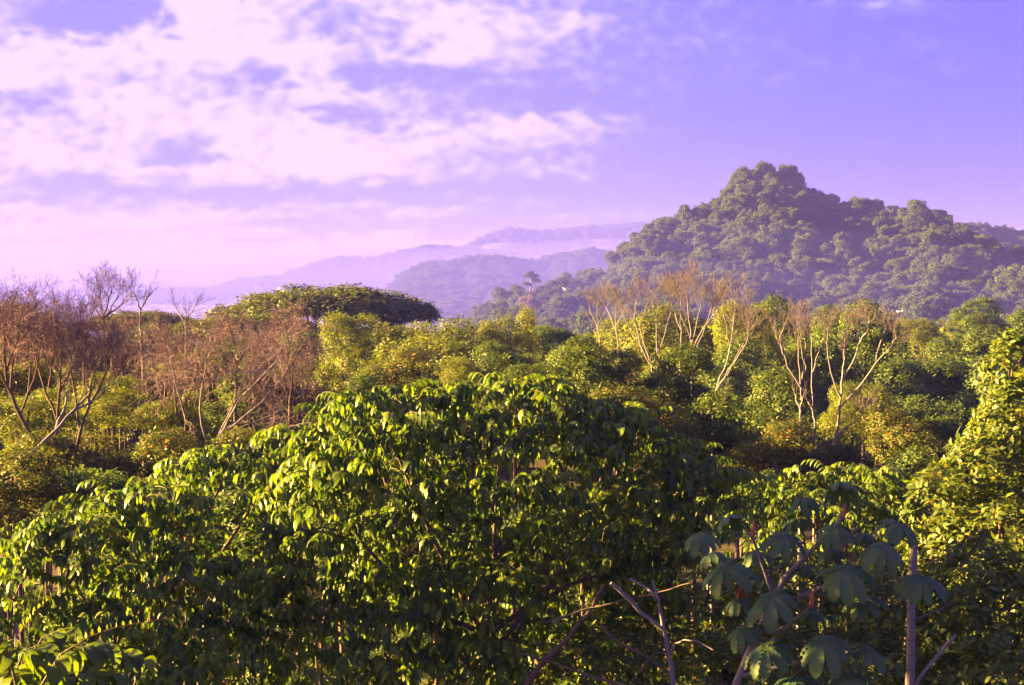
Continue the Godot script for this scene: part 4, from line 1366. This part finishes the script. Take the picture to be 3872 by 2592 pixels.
# ------------------------------------------------------------------ close trees
func close_trees():
	rng.seed = 91
	var L := func(a: Array) -> Array:
		var out := []
		for e in a: out.append(px_lobe(e[0], e[1], e[2], e[3], e[4], e[5] if e.size() > 5 else 1.0))
		return out
	var mid: Array = L.call([[500, 468, 23.2, 150, 90, 0.8], [392, 468, 22.7, 90, 84], [335, 540, 22.3, 64, 96], [600, 470, 23.2, 80, 72], [682, 504, 23.6, 58, 62], [500, 560, 25.2, 150, 80, 0.6], [590, 545, 22.3, 48, 40], [480, 588, 22.6, 66, 34], [380, 628, 21.9, 72, 46], [300, 632, 21.7, 54, 60], [645, 572, 23.6, 50, 48], [450, 672, 21.8, 76, 40], [560, 650, 24.4, 80, 46]])
	close_tree("droopy_leaf_tree", "large dome-shaped tree of drooping pointed leaves, biggest crown of its kind", "tree", mid, clumps.droop, 15.0, 0.10, "hang", at(420, 1000, 22.5) * Vector3(1, 0, 1) + Vector3(0, 47, 0), 0.11, M.leaf, 300, 0.62, 1.22)
	var left: Array = L.call([[288, 462, 25.6, 48, 34], [226, 482, 25.0, 56, 34], [140, 526, 23.4, 62, 44], [62, 572, 22.4, 60, 58], [8, 612, 22.0, 46, 52], [-30, 665, 21.8, 50, 50], [170, 600, 22.8, 66, 52], [240, 622, 22.6, 60, 60], [112, 645, 22.1, 78, 54], [200, 672, 21.6, 90, 48], [40, 690, 21.6, 70, 50]])
	close_tree("droopy_leaf_tree", "sunlit sloping tree of drooping pointed leaves beside the large dome tree", "tree", left, clumps.droop, 15.0, 0.10, "hang", at(140, 1000, 22.5) * Vector3(1, 0, 1) + Vector3(0, 47, 0), 0.1, M.leaf, 300, 0.62, 1.22)
	var small: Array = L.call([[792, 500, 29, 44, 32], [852, 496, 29, 50, 32], [820, 530, 28.4, 76, 44], [744, 522, 28.6, 38, 36], [890, 520, 29, 34, 38]])
	close_tree("droopy_leaf_tree", "small low tree of drooping leaves behind the umbrella-leaved tree", "tree", small, clumps.droop, 13.0, 0.1, "hang", at(815, 1000, 29) * Vector3(1, 0, 1) + Vector3(0, 47, 0), 0.1, M.leaf, 150, 0.7, 1.0)
	var glossy: Array = L.call([[1012, 384, 28, 26, 46], [1022, 440, 27.8, 44, 50], [985, 480, 27.4, 40, 44], [944, 505, 27, 36, 34], [1000, 545, 27, 64, 56], [1050, 500, 28, 50, 90], [940, 555, 27.4, 40, 34], [1030, 600, 27, 60, 50]])
	close_tree("glossy_leaf_tree", "tree of glossy upright leaves with scattered red ones", "tree", glossy, clumps.glossy, 19.0, 0.12, "out", at(1010, 1000, 27.5) * Vector3(1, 0, 1) + Vector3(0, 47, 0), 0.12, M.leaf, 300)
	# undergrowth in shade
	var shade: Array = L.call([[985, 610, 23.4, 66, 60], [1020, 680, 22.6, 76, 60], [955, 672, 22.8, 58, 50]])
	close_tree("shrub", "dark glossy shrub in shade below the red-flecked glossy tree", "shrub", shade, clumps.glossy, 20.0, 0.1, "out", at(990, 1100, 22.9) * Vector3(1, 0, 1) + Vector3(0, 47, 0), 0.07, M.leaf, 120, 0.7, 1.1)
	var low: Array = L.call([[640, 640, 24, 60, 46], [720, 620, 25, 60, 50], [600, 680, 22.5, 70, 46]])
	close_tree("shrub", "sun-flecked shrub behind the pale crossing branches", "shrub", low, clumps.glossy, 17.0, 0.1, "out", at(650, 1100, 24) * Vector3(1, 0, 1) + Vector3(0, 47, 0), 0.06, M.leaf, 100, 0.6, 1.0)
	var low2: Array = L.call([[800, 600, 24, 70, 46], [880, 630, 23.4, 60, 50], [760, 670, 22.4, 80, 40], [860, 680, 22.4, 70, 40]])
	close_tree("shrub", "sun-flecked shrub behind the umbrella-leaved tree", "shrub", low2, clumps.glossy, 17.0, 0.1, "out", at(820, 1100, 22) * Vector3(1, 0, 1) + Vector3(0, 47, 0), 0.06, M.leaf, 100, 0.6, 1.0)

# ------------------------------------------------------------------ undergrowth and the unseen tree added for its shade
func undergrowth():
	rng.seed = 113
	var lists := [[], [], [], []]
	for k in 520:
		var d := 9.0 + 60.0 * rng.randf()
		var p := polar(rr(-0.5, 0.5), d)
		p.y = base_y(p.x, p.z) + 0.5
		var s := rr(0.45, 0.8)
		lists[k % 4].append(Transform3D(Basis(Vector3.UP, rr(0, TAU)).scaled(Vector3(s, s * rr(0.5, 1.0), s)), p))
	var root := stuff_root("undergrowth", "dense dark leafy undergrowth on the forest floor")
	for k in 160:
		var q := polar(rr(0.375, 0.85), 26.0 + 110.0 * rng.randf())
		var s := rr(0.9, 1.5)
		q.y = base_y(q.x, q.z) + rr(2.5, 6.5)
		lists[k % 4].append(Transform3D(Basis(Vector3.UP, rr(0, TAU)).scaled(Vector3(s, s * rr(1.0, 1.6), s)), q))
	for k in 4: multi(root, "shrubbery", crown_meshes[["dark", "olive", "green", "dark"][k]][k % 3][0], M.leaf_mid, lists[k])
	# unseen tree added left of view to keep the sun off the umbrella-leaved tree
	var lobes := []
	for e in [[-8.6, 59.8, 17.0, 1.6, 1.5], [-9.9, 60.1, 16.8, 1.6, 1.5], [-8.7, 58.4, 17.2, 1.6, 1.4], [-10.2, 60.7, 17.6, 1.5, 1.2], [-11.2, 60.6, 17.4, 1.6, 1.3], [-10.2, 58.8, 17.0, 1.6, 1.3]]:
		lobes.append([Vector3(e[0], e[1], -e[2]), Vector3(e[3], e[4], e[3])])
	close_tree("droopy_leaf_tree", "unseen tree of drooping leaves added to shade the umbrella-leaved tree", "tree", lobes, clumps.droop, 9.0, 0.2, "hang", Vector3(-9.6, 47, -17.2), 0.15, M.leaf, 0)

# ------------------------------------------------------------------ the umbrella-leaved tree
func umbrella_tree():
	rng.seed = 131
	var dist := 14.5
	var foot := at(728, 1100, dist) * Vector3(1, 0, 1) + Vector3(0, 50, 0)
	var o := thing("umbrella_leaf_tree", "young tree with huge round lobed umbrella leaves and pale crooked stems", "tree", foot)
	var P := func(px, py, dd) -> Vector3: return at(px, py, dist + dd) - foot
	var limb := func(pts: Array, r0: float, r1: float, called: String):
		var b := Buf.new()
		var ps := []
		var rs := []
		for k in pts.size() - 1:
			for s in 4:
				ps.append(pts[k].lerp(pts[k + 1], s / 4.0))
		ps.append(pts[-1])
		for k in ps.size():
			var t := float(k) / (ps.size() - 1)
			rs.append(lerpf(r0, r1, t) * (1.0 + 0.12 * (1.0 if k % 3 == 0 else 0.0)))
		b.tube(ps, rs, 9, Color.WHITE)
		part(called, b.mesh(), M.bark_pale, o)
	limb.call([Vector3.ZERO, P.call(736, 684, 0), P.call(762, 624, 0), P.call(785, 577, 0.1), P.call(812, 550, 0.1), P.call(843, 518, 0)], 0.045, 0.016, "trunk")
	limb.call([P.call(774, 600, 0.05), P.call(766, 575, 0), P.call(752, 536, -0.1)], 0.02, 0.014, "branch")
	limb.call([P.call(762, 624, 0), P.call(768, 633, -0.1), P.call(785, 627, -0.2), P.call(811, 606, -0.3)], 0.02, 0.014, "branch")
	limb.call([P.call(800, 596, 0.1), P.call(828, 585, 0), P.call(860, 566, -0.1), P.call(886, 561, -0.1)], 0.018, 0.012, "branch")
	limb.call([P.call(740, 676, 0), P.call(790, 664, -0.2), P.call(832, 652, -0.4)], 0.02, 0.013, "branch")
	var tips := [P.call(843, 518, 0), P.call(752, 536, -0.1), P.call(811, 606, -0.3), P.call(886, 561, -0.1), P.call(832, 652, -0.4)]
	var bud_mat := StandardMaterial3D.new()
	bud_mat.albedo_color = Color(0.32, 0.07, 0.05).linear_to_srgb()
	bud_mat.roughness = 0.6
	for t in tips:
		var b := Buf.new()
		b.tube([t, t + Vector3(0.01, 0.05, 0), t + Vector3(0.015, 0.11, 0.01), t + Vector3(0.02, 0.15, 0.01)], [0.016, 0.022, 0.013, 0.003], 7, Color.WHITE)
		part("bud", b.mesh(), bud_mat, o)
	var col := [Color(0.038, 0.09, 0.026), Color(0.068, 0.13, 0.038)]
	var lobes := []
	for k in 4: lobes.append(lobe_mesh(0.36, 0.125, 1.15 + 0.12 * k, mixc(col[0], col[1], k / 3.0), Color(0.12, 0.14, 0.08)))
	for k in 2: lobes.append(lobe_mesh(0.36, 0.125, 1.55 + 0.15 * k, mixc(col[0], col[1], k), Color(0.12, 0.14, 0.08)))
	# leaf centres: px, py, radius px, depth offset, tip it hangs from, tilt away
	for e in [[843, 486, 25, 0.1, 0, -0.5], [803, 499, 21, 0.2, 0, 0.1], [729, 519, 23, 0.2, 1, -0.4], [699, 535, 24, -0.2, 1, 0.1], [785, 537, 25, -0.3, 1, 0.15], [834, 529, 24, -0.3, 0, 0.2], [900, 524, 28, -0.1, 3, 0.0], [884, 547, 28, -0.4, 3, 0.2], [726, 567, 31, -0.4, 1, 0.2], [846, 570, 33, -0.5, 3, 0.2], [772, 597, 33, -0.6, 2, 0.2], [921, 578, 29, -0.2, 3, 0.0], [766, 648, 28, -0.6, 2, 0.2], [824, 642, 32, -0.7, 4, 0.2], [870, 650, 25, -0.5, 4, 0.1], [828, 551, 19, 0.0, 0, 0.1], [797, 519, 18, 0.3, 0, 0.0], [764, 577, 18, 0.2, 1, 0.0], [864, 598, 25, -0.2, 3, 0.0], [800, 566, 20, 0.2, 0, 0.0], [866, 534, 20, 0.2, 0, 0.1], [790, 680, 26, -0.7, 4, 0.1], [712, 553, 21, 0.3, 1, 0.0], [756, 552, 22, 0.2, 1, 0.1], [742, 628, 24, -0.2, 2, 0.1], [812, 612, 22, -0.1, 2, 0.0], [850, 676, 26, -0.6, 4, 0.2], [738, 600, 20, -0.1, 1, 0.2]]:
		var c: Vector3 = P.call(e[0], e[1], e[3])
		var tip: Vector3 = tips[e[4]]
		var b := Buf.new()
		var m: Vector3 = tip.lerp(c, 0.55) + Vector3(0, 0.09, 0)
		var pts := []
		var rad := []
		for k in 8:
			var t := k / 7.0
			pts.append(tip.lerp(m, t).lerp(m.lerp(c, t), t)); rad.append(0.0065 - 0.002 * t)
		b.tube(pts, rad, 5, Color(0.13, 0.12, 0.06))
		var lf := part("leaf", b.mesh(), M.twig, o)
		var r: float = e[2] * dist / focal * 0.80
		var n := 9 + rng.randi() % 2
		var spin := rr(0, TAU)
		var out := (c - tip)
		out.y = 0
		out = out.normalized() if out.length() > 0.01 else Vector3.BACK
		var plane := frame(Vector3.UP + out * 0.25 + Vector3(0, 0, e[5]) + rdir() * 0.12, spin)
		for k in n:
			var a := TAU * k / n + rr(-0.07, 0.07)
			var ls := r / 0.24 * rr(0.86, 1.06) * (0.82 if k == 0 else 1.0)
			var lo := part("lobe", lobes[rng.randi() % lobes.size()], M.leaf_felt, lf)
			lo.transform = Transform3D(plane * Basis(Vector3.UP, a) * Basis(Vector3.RIGHT, rr(-0.14, 0.14)) * Basis.from_scale(Vector3(ls, ls, ls * rr(0.9, 1.15))), c)
	# withered leaf hanging below
	var dry := lobe_mesh(0.26, 0.11, 1.6, Color(0.14, 0.03, 0.02), Color(0.16, 0.05, 0.03))
	var wl := part("withered_leaf", dry, M.leaf_felt, o)
	wl.transform = Transform3D(Basis(Vector3.UP, 0.7) * Basis(Vector3.BACK, -0.9), P.call(738, 586, 0))
	var wl2 := part("withered_leaf", dry, M.leaf_felt, o)
	wl2.transform = Transform3D(Basis(Vector3.UP, 2.4) * Basis(Vector3.BACK, -1.0), P.call(744, 588, 0.05))

# ------------------------------------------------------------------ close details
func limb_thing(o: Node3D, foot: Vector3, dist: float, called: String, pts: Array, r0: float, r1: float, mat: Material, rings := 0):
	var ps := []
	var rs := []
	for k in pts.size() - 1:
		for s in 4:
			var f := s / 4.0
			ps.append(at(lerpf(pts[k][0], pts[k + 1][0], f), lerpf(pts[k][1], pts[k + 1][1], f), dist + lerpf(pts[k][2], pts[k + 1][2], f)) - foot + Vector3(rr(-1, 1), rr(-1, 1), 0) * 0.008)
	ps.append(at(pts[-1][0], pts[-1][1], dist + pts[-1][2]) - foot)
	for k in ps.size(): rs.append(lerpf(r0, r1, float(k) / (ps.size() - 1)))
	var b := Buf.new()
	b.tube(ps, rs, 9, Color.WHITE)
	return part(called, b.mesh(), mat, o)

func close_details():
	rng.seed = 171
	# crossing bare branches
	var d := 20.4
	var foot := at(676, 1100, d) * Vector3(1, 0, 1) + Vector3(0, 48, 0)
	var o := thing("bare_branching_tree", "pale crooked bare tree with broken limbs below the dome tree", "tree", foot)
	var base := at(676, 700, d)
	var b := Buf.new()
	b.tube([Vector3.ZERO, (base - foot) * 0.6, base - foot], [0.1, 0.07, 0.052], 9, Color.WHITE)
	part("trunk", b.mesh(), M.bark_pale, o)
	limb_thing(o, foot, d, "trunk", [[676, 700, 0], [668, 651, 0], [663, 627, 0], [658, 599, 0], [653, 580, 0]], 0.0390, 0.0156, M.bark_pale)
	limb_thing(o, foot, d, "branch", [[664, 630, 0], [641, 612, -0.2], [628, 598, -0.3], [611, 583, -0.4]], 0.0234, 0.0265, M.bark_pale)
	limb_thing(o, foot, d, "branch", [[658, 597, 0], [646, 588, 0.2], [630, 579, 0.3]], 0.0250, 0.0156, M.bark_pale)
	limb_thing(o, foot, d, "branch", [[669, 656, 0], [675, 644, -0.1], [685, 640, -0.2], [698, 641, -0.3], [713, 650, -0.4]], 0.0172, 0.0078, M.bark_pale)
	limb_thing(o, foot, d, "branch", [[668, 652, 0], [655, 654, -0.2], [646, 662, -0.3], [631, 682, -0.4]], 0.0140, 0.0078, M.bark)
	limb_thing(o, foot, d, "branch", [[672, 675, 0.1], [645, 656, 0.1], [623, 645, 0.2], [608, 633, 0.3], [592, 615, 0.4]], 0.0203, 0.0140, M.bark)
	# dark leaning pole-like limb with cross twigs
	var foot2 := at(500, 1000, 20.6) * Vector3(1, 0, 1) + Vector3(0, 48, 0)
	var o2 := thing("leaning_bare_trunk", "dark leaning bare trunk crossed by thin dead branches", "tree", foot2)
	var b2 := Buf.new()
	var s2 := at(526, 684, 20.6)
	b2.tube([Vector3.ZERO, (s2 - foot2) * 0.5, s2 - foot2], [0.09, 0.07, 0.055], 8, Color.WHITE)
	part("trunk", b2.mesh(), M.bark, o2)
	limb_thing(o2, foot2, 20.6, "trunk", [[526, 684, 0], [545, 660, 0], [567, 639, 0], [593, 606, 0], [604, 584, 0.1]], 0.0429, 0.0234, M.bark)
	limb_thing(o2, foot2, 20.6, "branch", [[547, 622, -0.2], [588, 609, -0.1], [620, 601, -0.2], [650, 595, -0.5], [690, 583, -0.8]], 0.0140, 0.0078, M.bark)
	limb_thing(o2, foot2, 20.6, "branch", [[518, 652, 0.1], [545, 660, -0.1], [575, 671, -0.4], [625, 686, -0.8]], 0.0125, 0.0203, M.bark)
	limb_thing(o2, foot2, 20.6, "branch", [[551, 624, 0], [570, 615, 0], [592, 598, 0.1]], 0.0062, 0.0062, M.bark)
	# snapped ringed trunk
	var d3 := 15.4
	var t0 := at(910, 690, d3)
	var foot3 := Vector3(t0.x, 50, t0.z)
	var o3 := thing("snapped_trunk", "pale ringed trunk snapped off above the umbrella leaves", "tree", foot3)
	var b3 := Buf.new()
	var ps := [Vector3.ZERO]
	var rs := [0.06]
	for k in 15:
		var t := k / 14.0
		ps.append(at(lerpf(909.5, 913.5, t) + sin(t * 9.0) * 0.5, lerpf(690, 546, t), d3) - foot3)
		rs.append(lerpf(0.046, 0.036, t) * (1.05 if k % 2 else 1.0))
	b3.tube(ps, rs, 14, Color.WHITE)
	part("trunk", b3.mesh(), M.bark_pale, o3)
	for k in 5:                                   # splintered end
		var sp := Buf.new()
		var a := k * 1.25
		var e: Vector3 = ps[-1] + Vector3(cos(a) * 0.024, -0.01, sin(a) * 0.024)
		sp.tube([e, e + Vector3(cos(a) * 0.004, rr(0.03, 0.08), sin(a) * 0.004)], [0.012, 0.002], 5, Color.WHITE)
		part("splinter", sp.mesh(), M.bark_pale, o3)
	for k in 9:
		var t := (k + rr(0.1, 0.5)) / 9.0
		var c := at(lerpf(909.5, 913.5, t) + sin(t * 9.0) * 0.5, lerpf(688, 548, t), d3) - foot3
		var tor := TorusMesh.new()
		var r := lerpf(0.047, 0.0375, t)
		tor.inner_radius = r - 0.004; tor.outer_radius = r + 0.0045; tor.rings = 20; tor.ring_segments = 6
		part("ring_scar", tor, M.bark, o3, c)
	limb_thing(o3, foot3, d3, "branch", [[912, 692, 0], [922, 675, 0], [938, 655, 0.1], [956, 635, 0.2]], 0.019, 0.014, M.bark_pale)
	limb_thing(o3, foot3, d3, "branch", [[913, 622, 0.02], [925, 615, 0.1], [940, 609, 0.2], [952, 604, 0.3]], 0.014, 0.008, M.bark)
	broad_shrub()

func broad_shrub():
	rng.seed = 191
	var d := 11.5
	var foot := at(40, 1300, d) * Vector3(1, 0, 1) + Vector3(0, 50, 0)
	var o := thing("broad_leaf_shrub", "shrub of broad hanging heart-shaped leaves at the sunlit tree's foot", "shrub", foot)
	var pal := [[Color(0.07, 0.11, 0.014), Color(0.11, 0.15, 0.016), 0.7], [Color(0.045, 0.08, 0.016), Color(0.07, 0.10, 0.016), 0.3]]
	var kinds := []
	for k in 8:
		var b := Buf.new()
		b.tube([Vector3.ZERO, Vector3(0.03, 0.012, 0), Vector3(0.055, 0.0, 0)], [0.0025, 0.002, 0.002], 4, Color(0.1, 0.09, 0.03), false)
		leaf(b, Vector3(0.05, 0, 0), Vector3(1, 0.35, 0).normalized(), Vector3.UP, rr(0.17, 0.23), rr(0.115, 0.145), rr(1.5, 1.95), rr(0.05, 0.3), pick(pal), 8, 0.62, true)
		kinds.append(b.mesh())
	# arching stems, leaves hanging in two ranks along them
	for s in [[[20, 700], [10, 660], [2, 636], [-14, 626]], [[25, 700], [30, 660], [42, 638], [62, 630]], [[40, 700], [60, 668], [90, 652], [122, 652], [140, 660]], [[30, 700], [50, 680], [80, 672], [108, 672]], [[30, 710], [20, 684], [0, 668], [-20, 664]], [[60, 710], [84, 692], [104, 686], [122, 690]], [[20, 700], [16, 672], [24, 650], [40, 645]], [[30, 705], [60, 655], [76, 645], [100, 646]], [[10, 710], [34, 690], [56, 688], [80, 692]]]:
		var pts := []
		var dd := rr(-0.5, 0.5)
		for k in s.size() - 1:
			for q in 5:
				var f := q / 5.0
				pts.append(at(lerpf(s[k][0], s[k + 1][0], f), lerpf(s[k][1], s[k + 1][1], f), d + dd) - foot)
		pts.append(at(s[-1][0], s[-1][1], d + dd) - foot)
		var full := [Vector3(rr(-0.1, 0.1), 0, rr(-0.1, 0.1))] + pts
		var rad := []
		for k in full.size(): rad.append(lerpf(0.012, 0.003, float(k) / full.size()))
		var b := Buf.new()
		b.tube(full, rad, 6, Color(0.1, 0.08, 0.04))
		part("stem", b.mesh(), M.twig, o)
		for k in range(2, pts.size()):
			for sd in [-1.0, 1.0]:
				if rng.randf() < 0.12: continue
				var dir: Vector3 = (pts[mini(k + 1, pts.size() - 1)] - pts[k - 1])
				var yaw: float = atan2(-dir.z, dir.x) + sd * rr(0.5, 1.5)
				var q := part("leaf", kinds[rng.randi() % 8], M.leaf, o)
				q.transform = Transform3D(Basis(Vector3.UP, yaw) * Basis(Vector3.RIGHT, rr(-0.3, 0.3)) * Basis.from_scale(Vector3.ONE * rr(0.7, 1.15)), pts[k])
	# two climbing tendrils
	var tiny := Buf.new()
	leaf(tiny, Vector3.ZERO, Vector3(0.3, 1, 0).normalized(), Vector3(1, 0, 0.4), 0.06, 0.034, 0.3, 0.35, Color(0.15, 0.17, 0.016), 4)
	var tm := tiny.mesh()
	for e in [["long thin vine tendril with tiny leaves arching off the broad-leaved shrub", [[70, 652], [77, 645], [85, 639], [114, 628], [146, 622], [164, 619], [175, 623], [178, 628]]], ["short hooked vine tendril curling back above the broad-leaved shrub", [[18, 636], [24, 627], [36, 611], [50, 598], [51, 593], [46, 590], [39, 591]]]]:
		var p0 := at(e[1][0][0], e[1][0][1], d)
		var v := thing("vine_tendril", e[0], "vine", p0)
		var pts := []
		for q in e[1]: pts.append(at(q[0], q[1], d - 0.05) - p0)
		var curve := Curve3D.new()
		for k in pts.size():
			var tan: Vector3 = (pts[mini(k + 1, pts.size() - 1)] - pts[maxi(k - 1, 0)]) * 0.17
			curve.add_point(pts[k], -tan, tan)
		var fine := []
		var rad := []
		var len := curve.get_baked_length()
		for k in 31:
			fine.append(curve.sample_baked(len * k / 30.0, true)); rad.append(0.0045 - 0.0022 * k / 30.0)
		var b := Buf.new()
		b.tube(fine, rad, 5, Color(0.2, 0.13, 0.04))
		part("stem", b.mesh(), M.twig, v)
		for k in range(3, 22, 2):
			var q := part("leaf", tm, M.leaf, v)
			q.transform = Transform3D(Basis(Vector3.UP, rr(0, TAU)) * Basis.from_scale(Vector3.ONE * lerpf(1.1, 0.4, k / 24.0)), fine[k])
